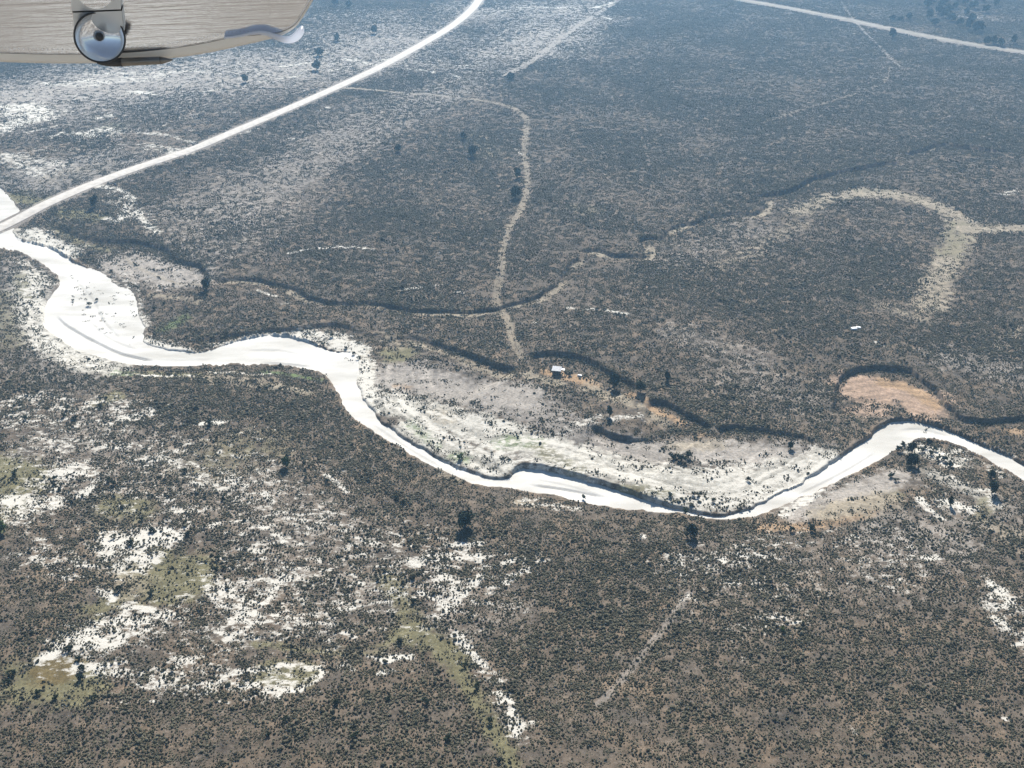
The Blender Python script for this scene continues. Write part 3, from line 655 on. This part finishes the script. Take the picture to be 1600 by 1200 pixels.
tree(724, 216, 4.5, 3.4, 'small dark juniper at upper middle, left of the dirt track')
tree(622, 236, 4.0, 4.0, 'dark bushy juniper on the plain below the gravel road')
tree(495, 108, 6.5, 7.0, 'wide dark juniper above the gravel road near the wing tip')
tree(499, 86, 6.0, 6.0, 'dark juniper under the wing tip, upper left')
tree(528, 64, 6.5, 4.5, 'dark juniper right of the wing tip')
tree(585, 53, 6.5, 5.5, 'dark juniper between the wing tip and the gravel road')
tree(523, 8, 7.0, 7.5, 'broad dark juniper at the top edge beside the wing')
tree(545, 12, 6.0, 5.0, 'smaller dark juniper at the top edge beside the wing')
tree(798, 124, 5.0, 6.0, 'dark low juniper at the fence line corner, upper middle')
tree(1394, 58, 7.5, 5.5, 'lone dark tree below the far dirt road')
tree(383, 128, 5.5, 5.0, 'dark juniper on the pale ground above the gravel road')
tree(1236, 694, 2.6, 2.0, 'small dark tree below the right end of the scarp')
wood = [(1456, 6), (1470, 12), (1452, 30), (1460, 40), (1478, 5), (1492, 14), (1474, 28), (1510, 24), (1522, 14), (1531, 48), (1512, 46), (1524, 50), (1500, 40), (1486, 34), (1540, 20), (1556, 10), (1508, 8), (1534, 4), (1466, 22), (1482, 20), (1498, 2), (1448, 12), (1518, 34)]
for u, v in wood:
    tree(u, v, random.uniform(5.5, 9), random.uniform(5, 8), 'dark tree in the scattered wood at the top right corner', 'dark', 'trees of the wood at the top right')
for u, v in ((1542, 69), (1553, 69), (1583, 69), (1563, 72)):
    tree(u, v, random.uniform(5, 7), random.uniform(4, 6), 'small dark tree standing along the far dirt road, right', 'dark', 'trees along the far dirt road')
for u, v in ((1394, 32), (1408, 33), (1420, 31)):
    tree(u, v, random.uniform(4, 6), random.uniform(4, 6), 'small dark tree in a row behind the far dirt road', 'dark', 'trees behind the far dirt road')
# shrubs that stand out singly
bush(1052, 712, 2.6, 'leftmost big dark shrub of the clump in the grey flat', 'dark', None)
bush(1064, 716, 3.0, 'middle big dark shrub of the clump in the grey flat', 'dark', None)
bush(1076, 711, 2.8, 'rightmost big dark shrub of the clump in the grey flat', 'dark', None)
bush(891, 580, 1.9, 'dark shrub right beside the small cabin')
bush(328, 665, 2.6, 'dark shrub ringed by white ground, left foreground')
bush(620, 779, 1.7, 'left of two dark shrubs by a white fleck below the wash', 'dark')
bush(630, 787, 1.8, 'right of two dark shrubs by a white fleck below the wash', 'dark')
bush(512, 754, 1.7, 'dark shrub at the top of a white fleck, left foreground')
bush(1222, 986, 1.6, 'dark green shrub alone in the right foreground brush', 'green')
bush(3, 834, 4.0, 'bright green shrub at the left edge', 'green')
bush(720, 712, 2.6, 'bright green shrub on the middle bar', 'green')
bush(1237, 830, 1.9, 'left of two dark shrubs on the tan bank right of centre', 'dark')
bush(1268, 830, 2.2, 'right of two dark shrubs on the tan bank right of centre', 'dark')
for u, v in ((1072, 792), (1115, 778), (1047, 772), (1021, 771), (1170, 745), (912, 770), (1085, 770)):
    bush(u, v, random.uniform(1.4, 2.0), 'dark shrub on the streaked bar above the lower bend', 'dark', 'shrubs on the streaked bar')
for u, v in ((1405, 700), (1412, 690), (1440, 700), (1447, 695), (1455, 707), (1466, 718), (1475, 720), (1484, 728), (1451, 683), (1432, 712), (1393, 744), (1400, 752), (1462, 700)):
    bush(u, v, random.uniform(1.5, 2.4), 'dark shrub on the white bar at the right bend', 'dark', 'shrubs on the right bend bar')
for u, v in ((100, 652), (158, 637), (105, 640), (178, 760), (170, 754), (40, 655), (118, 655), (24, 742), (86, 750)):
    bush(u, v, random.uniform(1.6, 2.4), 'dark shrub among the white flecks at far left', 'dark', 'shrubs at far left')
for u, v in ((124, 1032), (108, 1018), (128, 1048), (125, 1062), (20, 1055), (60, 1085), (88, 1092), (147, 1092), (186, 925), (235, 932), (12, 1068), (270, 1048)):
    bush(u, v, random.uniform(1.3, 2.0), 'dark shrub round the olive clearing at lower left', 'dark', 'shrubs round the olive clearing')
for u, v in ((338, 892), (350, 890), (340, 875), (295, 838), (320, 826), (290, 820), (222, 815), (178, 842), (205, 852), (238, 832), (350, 780), (290, 740)):
    bush(u, v, random.uniform(1.3, 2.0), 'dark shrub on or near the white patch at left', 'dark', 'shrubs by the left white patch')
for u, v in ((625, 1002), (666, 1098), (666, 1122), (700, 1155), (745, 1072), (766, 1128), (645, 940), (725, 1040), (525, 1098), (607, 1092), (555, 1150), (780, 1190), (420, 1150), (445, 1125)):
    bush(u, v, random.uniform(1.3, 1.9), 'dark shrub along the olive swale at the bottom', 'dark', 'shrubs along the olive swale')
for u, v in ((270, 440), (172, 418), (98, 382), (240, 518), (290, 522), (268, 478), (150, 463), (112, 463), (138, 470), (240, 478), (255, 470), (560, 553), (552, 546), (540, 538), (505, 532), (518, 520)):
    bush(u, v, random.uniform(1.2, 2.2), 'dark shrub on the white bars of the upper wash', 'dark', 'shrubs on the upper wash bars')

xs_, ys_ = zip(*[G(s[1], s[2]) for s in _spots])
zs_ = survey(np.array(xs_), np.array(ys_))[0]
ORD = ['leftmost', 'second', 'third', 'fourth', 'fifth', 'sixth', 'seventh', 'eighth', 'ninth', 'tenth', 'eleventh', 'twelfth', 'thirteenth', 'fourteenth', 'fifteenth', 'sixteenth',
       'seventeenth', 'eighteenth', 'nineteenth', 'twentieth', 'twenty-first', 'twenty-second', 'twenty-third']
for g_ in {sp[7] for sp in _spots if sp[7]}:
    mem = sorted([k for k, sp in enumerate(_spots) if sp[7] == g_], key=lambda k: _spots[k][1])
    for j, k in enumerate(mem):
        where = 'leftmost of them' if j == 0 else 'rightmost of them' if j == len(mem) - 1 else ORD[j] + ' from the left'
        _spots[k] = _spots[k][:5] + (_spots[k][5] + ', ' + where,) + _spots[k][6:]
for k, (sp, x, y, z) in enumerate(zip(_spots, xs_, ys_, zs_)):
    what, u, v, h, wd, label, kind, group, name = sp
    z = max(z, ZB)
    if what == 'tree':
        o = empty(name, (x, y, z), random.uniform(0, 6.28)); tag(o, label, 'tree', group)
        c = link_mesh('crown', CROWN[kind][k % 4], None, o); c.scale = (wd * 1.15, wd * 1.15, h)
        t = link_mesh('trunk', TRUNK[k % 3], None, o); t.scale = (h * .8, h * .8, h)
    else:
        me = BUSH[kind][k % len(BUSH[kind])]
        o = link_mesh(name, me, None); o.location = (x, y, z - .1); o.rotation_euler = (0, 0, random.uniform(0, 6.28))
        o.scale = (h * 1.1, h * 1.1, h * .85); tag(o, label, 'shrub', group)

def sage_group(seed, count):
    rnd = random.Random(seed); bm = bmesh.new(); done = []
    for c in range(count):
        for _ in range(40):
            a = rnd.uniform(0, 6.28); d = 1.55 * math.sqrt(rnd.random()) if count > 1 else 0
            p = (math.cos(a) * d, math.sin(a) * d)
            if all(math.hypot(p[0] - q[0], p[1] - q[1]) > .52 for q in done): break
        done.append(p); k = rnd.choice((.5, .6, .7, .8, 1.05)) if count > 1 else 1.4
        for i in range(rnd.choice((3, 4, 5))):
            a = rnd.uniform(0, 6.28); dd = rnd.uniform(.0, .3) * k if i else 0
            r = k * (rnd.uniform(.13, .25) if i else .27)
            blob(bm, (p[0] + math.cos(a) * dd, p[1] + math.sin(a) * dd, r * .5 + rnd.uniform(0, .2) * k), r, 1, .42, rnd, .85)
    me = bpy.data.meshes.new('sage_form'); bm.to_mesh(me); bm.free(); me.materials.append(M_SAGE)
    return me
# ------------------------------------------------------------------ sagebrush: the uncountable cover, one object
DMAX = .95
n_try = 1000000
yy = np.sqrt(rng.random(n_try)) ; 
y0, y1 = 140.0, 1060.0
# sample y with pdf ~ width(y)
g = np.linspace(y0, y1, 4000); cdf = np.cumsum(.866 * g + 90); cdf /= cdf[-1]
py = np.interp(rng.random(n_try), cdf, g)
half = (.866 * py + 90) * .55
pxx = (rng.random(n_try) * 2 - 1) * half
area = 2 * .55 * np.trapezoid(.866 * g + 90, g) if hasattr(np, 'trapezoid') else 2 * .55 * np.trapz(.866 * g + 90, g)
pz, _, pden, pwd, _ = survey(pxx, py)
prob = pden * 1.08 * area / n_try
prob *= np.clip(.9 + py / 3000, .9, 1.25)
ok = rng.random(n_try) < prob
pxx, py, pz = pxx[ok], py[ok], pz[ok]
size = np.clip(rng.lognormal(math.log(.63), .24, len(pxx)), .35, 1.4) * (1 + .25 * fbm(pxx, py, 40, 2, 91)) 
size *= np.where(rng.random(len(size)) < .04, 1.6, 1.0)
# sparse shrubs on the sandy bars of the bed
for poly, dn_ in (([(110, 430), (165, 435), (212, 455), (215, 500), (228, 530), (200, 548), (150, 520), (110, 480)], .045), ([(810, 752), (900, 762), (980, 785), (930, 788), (850, 770)], .03), ([(1400, 680), (1440, 664), (1470, 676), (1420, 690)], .03), ([(20, 352), (60, 352), (110, 392), (60, 378)], .06), ([(525, 552), (558, 560), (556, 600), (540, 590)], .04)):
    Pw = GP(poly, ZB); lo, hi = Pw.min(0), Pw.max(0); na = int((hi - lo).prod() * dn_)
    qx = rng.uniform(lo[0], hi[0], na); qy = rng.uniform(lo[1], hi[1], na); kk = inside_poly(qx, qy, Pw)
    pxx = np.concatenate([pxx, qx[kk]]); py = np.concatenate([py, qy[kk]]); pz = np.concatenate([pz, np.full(kk.sum(), ZB)]); size = np.concatenate([size, rng.uniform(.35, .8, kk.sum())])
me = bpy.data.meshes.new('sagebrush')
me.vertices.add(len(pxx)); me.vertices.foreach_set('co', np.stack([pxx, py, pz - .06], 1).astype(np.float32).ravel())
for nm, dt, arr in (('size', 'FLOAT', size), ('turn', 'FLOAT', rng.random(len(pxx)) * 6.283), ('squash', 'FLOAT', rng.uniform(.75, 1.1, len(pxx)))):
    a = me.attributes.new(nm, dt, 'POINT'); a.data.foreach_set('value', arr.astype(np.float32))
sage = link_mesh('sagebrush', me); tag(sage, 'grey green sagebrush covering the whole plain', 'sagebrush', None, 'stuff')
pc = bpy.data.collections.new('sage_forms')
for i in range(8):
    pc.objects.link(bpy.data.objects.new('sage_form', sage_group(200 + i, (1, 6, 7, 8, 6, 9, 5, 8)[i])))
ng = bpy.data.node_groups.new('sage_scatter', 'GeometryNodeTree')
ng.interface.new_socket('Geometry', in_out='INPUT', socket_type='NodeSocketGeometry')
ng.interface.new_socket('Geometry', in_out='OUTPUT', socket_type='NodeSocketGeometry')
gi = ng.nodes.new('NodeGroupInput'); go = ng.nodes.new('NodeGroupOutput')
ci = ng.nodes.new('GeometryNodeCollectionInfo'); ci.inputs[0].default_value = pc; ci.inputs[1].default_value = True; ci.inputs[2].default_value = True
ip = ng.nodes.new('GeometryNodeInstanceOnPoints'); ip.inputs['Pick Instance'].default_value = True
def attr(nm):
    a = ng.nodes.new('GeometryNodeInputNamedAttribute'); a.data_type = 'FLOAT'; a.inputs[0].default_value = nm; return a.outputs[0]
cx = ng.nodes.new('ShaderNodeCombineXYZ'); ng.links.new(attr('turn'), cx.inputs[2])
e2r = ng.nodes.new('FunctionNodeEulerToRotation'); ng.links.new(cx.outputs[0], e2r.inputs[0])
sx = ng.nodes.new('ShaderNodeCombineXYZ'); mu = ng.nodes.new('ShaderNodeMath'); mu.operation = 'MULTIPLY'
sz = attr('size'); ng.links.new(sz, mu.inputs[0]); ng.links.new(attr('squash'), mu.inputs[1])
ng.links.new(sz, sx.inputs[0]); ng.links.new(sz, sx.inputs[1]); ng.links.new(mu.outputs[0], sx.inputs[2])
ng.links.new(gi.outputs[0], ip.inputs['Points']); ng.links.new(ci.outputs[0], ip.inputs['Instance'])
ng.links.new(e2r.outputs[0], ip.inputs['Rotation']); ng.links.new(sx.outputs[0], ip.inputs['Scale'])
ng.links.new(ip.outputs[0], go.inputs[0])
sage.modifiers.new('scatter', 'NODES').node_group = ng
print('sage count', len(pxx))
# ------------------------------------------------------------------ cabin below the scarp
M_TIN = noise_mat('roof_tin', (.42, .43, .45), (.62, .62, .62), 3, .45, .2)
M_BOARD = noise_mat('weathered_boards', (.10, .085, .07), (.20, .17, .14), 6, .9, bump=.3, stretch=(1, 1, .2))
M_DARK = noise_mat('dark_timber', (.03, .027, .024), (.06, .05, .045), 6, .9)
M_SLAB = noise_mat('white_painted_metal', (.70, .71, .72), (.84, .84, .84), 4, .5)
def box(bm, c, s, rot=None):
    geo = bmesh.ops.create_cube(bm, size=1)
    for v in geo['verts']:
        p = Vector((v.co.x * s[0], v.co.y * s[1], v.co.z * s[2]))
        if rot: p = rot @ p
        v.co = p + Vector(c)
def box_obj(name, c, s, mat, parent, rot=None):
    bm = bmesh.new(); box(bm, c, s, rot); return bm_obj(name, bm, mat, parent)
cx0, cy0 = G(870, 577)
cz0 = float(survey(np.array([cx0]), np.array([cy0 - 2.5]))[0][0])
cab = empty('cabin', (cx0, cy0, cz0 - .05), R(-12)); cab.scale = (.85, .85, .9)
tag(cab, 'small weathered cabin with bright tin roof on orange ground below the scarp', 'cabin')
LX, LY, HF, HB = 3.1, 2.6, 2.0, 2.3
for k in range(9):
    for sy in (-1, 1):
        if sy == -1 and k in (5, 6): continue
        box_obj('board', (-LX / 2 + (k + .5) * LX / 9, sy * LY / 2, 1.0 if sy < 0 else 1.12), (LX / 9 - .02, .05 + .01 * (k % 2), 2.0 if sy < 0 else 2.24), M_BOARD, cab)
for k in range(7):
    for sx_ in (-1, 1):
        box_obj('board', (sx_ * LX / 2, -LY / 2 + (k + .5) * LY / 7, 1.0 + .015 * k), (.05 + .01 * (k % 2), LY / 7 - .02, 2.0 + .03 * k), M_BOARD, cab)
dr = box_obj('door', (-LX / 2 + 6 * LX / 9, -LY / 2 + .04, .93), (LX / 9 * 2 - .05, .05, 1.82), M_DARK, cab)
box_obj('handle', (-LX / 2 + 6.7 * LX / 9, -LY / 2 + .0, .95), (.05, .06, .12), M_TIN, dr)
tilt = Matrix.Rotation(math.atan2(HB - HF, LY), 3, 'X')
nsh = 5
for k in range(nsh):
    bm = bmesh.new(); wv = (LX + .7) / nsh; n = 12
    top = []; bot = []
    for j in range(n + 1):
        xx = -(LX + .7) / 2 + k * wv + j / n * (wv - .01)
        zz = .025 * math.sin(j / n * math.pi * 6) + (.012 if k % 2 else 0)
        for yv, lst in ((-LY / 2 - .4, top), (LY / 2 + .35, bot)):
            lst.append((bm.verts.new(tilt @ Vector((xx, yv, zz)) + Vector((0, 0, 2.22))), bm.verts.new(tilt @ Vector((xx, yv, zz - .02)) + Vector((0, 0, 2.22)))))
    for j in range(n):
        bm.faces.new((top[j][0], top[j + 1][0], bot[j + 1][0], bot[j][0])); bm.faces.new((bot[j][1], bot[j + 1][1], top[j + 1][1], top[j][1]))
        bm.faces.new((top[j][1], top[j + 1][1], top[j + 1][0], top[j][0])); bm.faces.new((bot[j][0], bot[j + 1][0], bot[j + 1][1], bot[j][1]))
    bm_obj('roof_sheet', bm, M_TIN, cab)
box_obj('awning', (LX / 2 + .95, .45, 1.93), (1.35, 1.2, .05), M_TIN, cab, Matrix.Rotation(R(8), 3, 'Y'))
for yy_ in (-.1, 1.0): box_obj('post', (LX / 2 + 1.5, yy_, .93), (.1, .1, 1.86), M_BOARD, cab)
def slab(u, v, s, rz, label):
    x, y = G(u, v); z = float(survey(np.array([x]), np.array([y]))[0][0])
    bm = bmesh.new(); box(bm, (0, 0, s[2] / 2), s); bmesh.ops.bevel(bm, geom=bm.edges[:], offset=s[2] * .25, segments=2, affect='EDGES')
    rnd = random.Random(int(u))
    for q in bm.verts: q.co += Vector((rnd.uniform(-1, 1), rnd.uniform(-1, 1), rnd.uniform(-.5, .5))) * s[2] * .08
    o = bm_obj('pale_rock', bm, M_SLAB); o.location = (x, y, z); o.rotation_euler = (0, 0, rz); tag(o, label, 'rock', None)
slab(906, 581, (1.5, .8, .5), R(-25), 'small white rock lying right of the cabin')
slab(1334, 515, (2.2, 1.6, .6), R(10), 'left of two bright white rocks in dark brush, right of centre')
slab(1341, 513, (1.6, 1.1, .5), R(-20), 'right of two bright white rocks in dark brush, right of centre')

# ------------------------------------------------------------------ wing of the aircraft, banked, a few metres out
CAMP = Vector((0, 0, CAM_H))
EX, EY, EZ = Vector((1, 0, 0)), Vector((0, SP, CP)), Vector((0, -CP, SP))   # right, up, back of the viewer
def ray(u, v): return EX * ((u - 800) / FPX) + EY * ((600 - v) / FPX) - EZ
D0 = 5.0
P0 = CAMP + ray(200, 104) * D0
A = (EX + EZ * .10).normalized()
Bv = (EY * .5 + EZ * .86); Bv = (Bv - A * Bv.dot(A)).normalized()
NRM = A.cross(Bv).normalized()
if NRM.dot(CAMP - P0) < 0: NRM = -NRM                      # underside faces the cabin
def on_wing(u, v, off=0.0):
    d = ray(u, v); t = (P0 + NRM * off - CAMP).dot(NRM) / d.dot(NRM)
    return CAMP + d * t
def loc2(u, v):
    p = on_wing(u, v) - P0; return (p.dot(A), p.dot(Bv))
wing = empty('aircraft_wing', P0)
tag(wing, 'polished metal wing underside of the aircraft at the top left corner', 'wing')
def W3(p, q, h): return A * p + Bv * q + NRM * h           # relative to the empty
edge = [loc2(u, v) for u, v in ((-260, 96), (-120, 101), (0, 104), (60, 106), (120, 106.5), (190, 105), (250, 100.5), (310, 93), (360, 83), (405, 72), (440, 62), (462, 48), (474, 30), (484, 14), (496, -8))]
e2 = smooth_line(np.array(edge), 2)
d_ = e2[-1] - e2[-6]; d_ /= np.hypot(*d_)
e2 = np.vstack([e2, e2[-1] + d_ * .4, e2[-1] + d_ * .9, e2[-1] + d_ * 1.5])
e2 = np.vstack([[e2[0] + [-1.2, .0]], e2])
tan_ = np.gradient(e2, axis=0); tan_ /= np.hypot(*tan_.T)[:, None]
nin = np.stack([-tan_[:, 1], tan_[:, 0]], 1)               # inward
def ring(ins_, h): return [W3(*(e2[k] + nin[k] * ins_[k] if hasattr(ins_, '__len__') else e2[k] + nin[k] * ins_), h) for k in range(len(e2))]
INS = np.interp(e2[:, 0], [loc2(0, 90)[0], loc2(380, 70)[0], loc2(470, 40)[0]], [.085, .08, .014])
M_SKIN, sn, sb = new_mat('polished_aluminium')
tc = sn.nodes.new('ShaderNodeTexCoord'); mp = sn.nodes.new('ShaderNodeMapping')
rotm = Matrix((A, Bv, NRM)).to_euler()
mp.inputs['Rotation'].default_value = rotm
mp2 = sn.nodes.new('ShaderNodeMapping'); mp2.inputs['Scale'].default_value = (1.0, 16, 1)
nz = sn.nodes.new('ShaderNodeTexNoise'); nz.inputs['Scale'].default_value = 3.2; nz.inputs['Detail'].default_value = 5; nz.inputs['Roughness'].default_value = .55
sn.links.new(tc.outputs['Object'], mp.inputs[0]); sn.links.new(mp.outputs[0], mp2.inputs[0]); sn.links.new(mp2.outputs[0], nz.inputs['Vector'])
bp = sn.nodes.new('ShaderNodeBump'); bp.inputs['Strength'].default_value = .10; bp.inputs['Distance'].default_value = .02
sn.links.new(nz.outputs['Fac'], bp.inputs['Height']); sn.links.new(bp.outputs[0], sb.inputs['Normal'])
sb.inputs['Base Color'].default_value = (.84, .89, .96, 1); sb.inputs['Metallic'].default_value = 1; sb.inputs['Roughness'].default_value = .17
M_FAIR = noise_mat('grey_paint', (.70, .68, .63), (.78, .76, .72), 2, .35)
M_WHITE = noise_mat('white_plastic', (.75, .77, .80), (.82, .83, .85), 6, .35)
_n = M_WHITE.node_tree; _tr = _n.nodes.new('ShaderNodeBsdfTranslucent'); _tr.inputs[0].default_value = (.85, .9, 1, 1); _mx = _n.nodes.new('ShaderNodeMixShader'); _mx.inputs[0].default_value = .45
_n.links.new(_n.nodes['Principled BSDF'].outputs[0], _mx.inputs[1]); _n.links.new(_tr.outputs[0], _mx.inputs[2]); _n.links.new(_mx.outputs[0], _n.nodes['Material Output'].inputs[0])
M_PLATE = noise_mat('pale_metal', (.62, .66, .68), (.72, .75, .77), 5, .35, .6)
M_CHROME = noise_mat('chrome', (.95, .95, .95), (.98, .98, .98), 3, .12, .6)
M_RUBBER = noise_mat('dark_seal', (.05, .05, .05), (.09, .085, .08), 9, .6)
M_PROBE = noise_mat('probe_metal', (.16, .145, .125), (.24, .22, .19), 7, .35, .5)
M_GLASS, gn, gb = new_mat('lens_glass'); gb.inputs['Transmission Weight'].default_value = 1; gb.inputs['Roughness'].default_value = .02; gb.inputs['IOR'].default_value = 1.45
def loft(name, rings, mat, smooth=True, closed=False):
    bm = bmesh.new(); vs = [[bm.verts.new(p) for p in r] for r in rings]
    for i in range(len(vs) - 1):
        m = len(vs[i])
        for j in range(m if closed else m - 1):
            k = (j + 1) % m
            bm.faces.new((vs[i][j], vs[i][k], vs[i + 1][k], vs[i + 1][j]))
    bmesh.ops.recalc_face_normals(bm, faces=bm.faces[:])
    return bm_obj(name, bm, mat, wing, smooth)
# underside: from the inset line inboard (two metres of span), cut into skin panels along the span
inner = ring(INS, 0.0)
def inb(q): return [W3(min(e2[k][0] + nin[k][0] * INS[k], 2.2), q, 0) if q > (e2[k] + nin[k] * INS[k])[1] else inner[k] for k in range(len(e2))]
loft('underside_skin', [inner, inb(.5), inb(1.1), inb(1.7)], M_SKIN, False)
loft('tip_fairing', [ring(INS, 0.002), ring(INS * .5, -.003), ring(INS * .18, -.014), ring(0 * INS, -.06), ring(INS * .1, -.10), ring(INS * .6, -.15), ring(INS * 1.4, -.19)], M_FAIR)
loft('upper_skin', [ring(INS * 1.4, -.19), [p - NRM * .20 for p in inb(.5)], [p - NRM * .22 for p in inb(1.7)]], M_FAIR)
# seam and rivets where the skin meets the tip
loft('seam_strip', [ring(INS * 1.02, .0035), ring(INS * 1.045, .0035)], M_RUBBER, False)
bm = bmesh.new()
for k_ in np.arange(2.0, len(e2) - 4, .5):
    for off_ in (1.35,):
        a_, b_ = int(k_), k_ - int(k_); p_ = (e2[a_] + nin[a_] * INS[a_] * off_) * (1 - b_) + (e2[a_ + 1] + nin[a_ + 1] * INS[a_ + 1] * off_) * b_
        g_ = bmesh.ops.create_icosphere(bm, subdivisions=1, radius=.0018)
        for v_ in g_['verts']: v_.co += W3(p_[0], p_[1], .002)
bm_obj('rivet_rows', bm, M_PLATE, wing, True)['kind'] = 'stuff'
def WP(u, v, off): return on_wing(u, v, off) - P0
# white strip along the tip
path = [(350, 59, 1.6), (372, 57, 2.0), (396, 51, 3.0), (414, 51, 3.6), (432, 58, 4.6), (448, 63, 5.6), (460, 60, 6.6), (468, 52, 7.0), (471, 45, 5.0), (472, 40, 1.5)]
path = smooth_line(np.array(path, float), 2)
rings = []
for k in range(len(path)):
    u, v, r = path[k]; a = path[min(k + 1, len(path) - 1)] - path[max(k - 1, 0)]; n2_ = np.array([-a[1], a[0]]) / (np.hypot(a[0], a[1]) + 1e-6)
    rings.append([WP(u + n2_[0] * r * math.cos(t), v + n2_[1] * r * math.cos(t), .013 + .010 * math.sin(t)) for t in np.linspace(0, 2 * math.pi, 13)[:-1]])
loft('edge_trim', rings, M_WHITE, True, True)
# mounting plate with a seam and a round cover
def plate(name, quad, off, th, mat):
    bm = bmesh.new(); f = [bm.verts.new(WP(u, v, off)) for u, v in quad]; b_ = [bm.verts.new(WP(u, v, off - th)) for u, v in quad]
    n = len(quad); bm.faces.new(f); bm.faces.new(b_[::-1])
    for k in range(n): bm.faces.new((f[k], b_[k], b_[(k + 1) % n], f[(k + 1) % n]))
    bmesh.ops.recalc_face_normals(bm, faces=bm.faces[:])
    return bm_obj(name, bm, mat, wing)
pl = plate('mounting_plate', [(114, 20), (190, 17), (195, 62), (116, 62)], .020, .018, M_PLATE)
pl2 = plate('mounting_plate', [(106, -60), (190, -60), (189, 14.5), (112, 17.5)], .020, .018, M_PLATE)
plate('seam_strip', [(113, 17), (190, 14), (190.3, 17.5), (113.5, 20.5)], .012, .01, M_RUBBER)
c2 = [(150 + 31 * math.cos(t), -20 + 34 * math.sin(t)) for t in np.linspace(0, 2 * math.pi, 33)[:-1]]
plate('round_cover', c2, .024, .006, M_SKIN)
# landing light: bowl, bezel, lens
LC = on_wing(156, 59, .075) - P0
LN = (-ray(156, 59).normalized() + EX * .05 - EY * .12).normalized()
LU = (EY - LN * EY.dot(LN)).normalized(); LR = LU.cross(LN)
pxm = (on_wing(156, 59, .075) - CAMP).dot(-EZ) / FPX
RAD = 37.5 * pxm
light = empty('landing_light', (0, 0, 0)); light.parent = wing
def lathe(name, prof, mat, parent, n=40):
    bm = bmesh.new(); vs = []
    for r, h in prof:
        vs.append([bm.verts.new(LC + LN * h + (LR * math.cos(t) + LU * math.sin(t)) * max(r, 1e-4)) for t in np.linspace(0, 2 * math.pi, n + 1)[:-1]])
    for i in range(len(vs) - 1):
        for j in range(n): bm.faces.new((vs[i][j], vs[i][(j + 1) % n], vs[i + 1][(j + 1) % n], vs[i + 1][j]))
    bmesh.ops.recalc_face_normals(bm, faces=bm.faces[:])
    return bm_obj(name, bm, mat, parent, True)
bezel = lathe('bezel', [(RAD * .95, -.055), (RAD * 1.0, -.05), (RAD * 1.03, 0), (RAD * 1.0, .008), (RAD * .965, .004), (RAD * .95, -.01)], M_RUBBER, wing)
lathe('reflector', [(RAD * .95, -.004), (RAD * .8, -.022), (RAD * .6, -.036), (RAD * .4, -.045), (RAD * .2, -.050), (0, -.052)], M_CHROME, wing)
lathe('housing', [(RAD * .96, -.006), (RAD * .9, -.05), (RAD * .5, -.075), (0, -.08)], M_PLATE, wing)
bulb = lathe('bulb', [(RAD * .16, -.05), (RAD * .16, -.03), (RAD * .1, -.018), (0, -.015)], M_RUBBER, wing)
bpy.data.objects.remove(light)
# probe
def tube(name, pts, mat, parent, n=16):
    bm = bmesh.new(); vs = []
    for k, (u, v, r) in enumerate(pts):
        c = WP(u, v, .03); s = pxm * r
        ax = (WP(270, 93.5, .03) - WP(190, 97, .03)).normalized(); s1 = (EY - ax * EY.dot(ax)).normalized(); s2 = ax.cross(s1)
        vs.append([bm.verts.new(c + (s1 * math.cos(t) + s2 * math.sin(t)) * s) for t in np.linspace(0, 2 * math.pi, n + 1)[:-1]])
    for i in range(len(vs) - 1):
        for j in range(n): bm.faces.new((vs[i][j], vs[i][(j + 1) % n], vs[i + 1][(j + 1) % n], vs[i + 1][j]))
    bm.faces.new(vs[0]); bm.faces.new(vs[-1][::-1])
    bmesh.ops.recalc_face_normals(bm, faces=bm.faces[:])
    return bm_obj(name, bm, mat, parent, True)
tube('probe_base', [(152, 98.5, 1.5), (160, 98, 4.5), (172, 97.7, 6.2), (191, 97, 7)], M_RUBBER, wing)
pb = tube('probe', [(191, 97, 6.2), (193, 96.9, 6.6), (230, 95.2, 6.3), (251, 94.3, 6.0)], M_PROBE, wing)
tube('probe_tip', [(251.3, 94.3, 6.0), (258, 94, 4.4), (265, 93.7, 2.2), (271, 93.4, .5)], M_PROBE, pb)

# ------------------------------------------------------------------ haze
bm = bmesh.new(); box(bm, (0, 0, 70), (27000, 27000, 290))
hz = bm_obj('haze', bm, None); tag(hz, 'thin blue haze over the whole plain', 'haze', None, 'stuff')
zmin_all = float(Z.min()); zmax_all = max(float(Z.max()), CAM_H + 3)
for q in hz.data.vertices: q.co.z = zmin_all - 1 if q.co.z < 0 else zmax_all + 6
hm = bpy.data.materials.new('haze'); hm.use_nodes = True; hn = hm.node_tree; hn.nodes.clear()
ho = hn.nodes.new('ShaderNodeOutputMaterial'); pv = hn.nodes.new('ShaderNodeVolumePrincipled')
pv.inputs['Color'].default_value = (.36, .66, 1.0, 1); pv.inputs['Density'].default_value = .00024; pv.inputs['Anisotropy'].default_value = .62
hn.links.new(pv.outputs[0], ho.inputs['Volume']); hz.data.materials.append(hm)
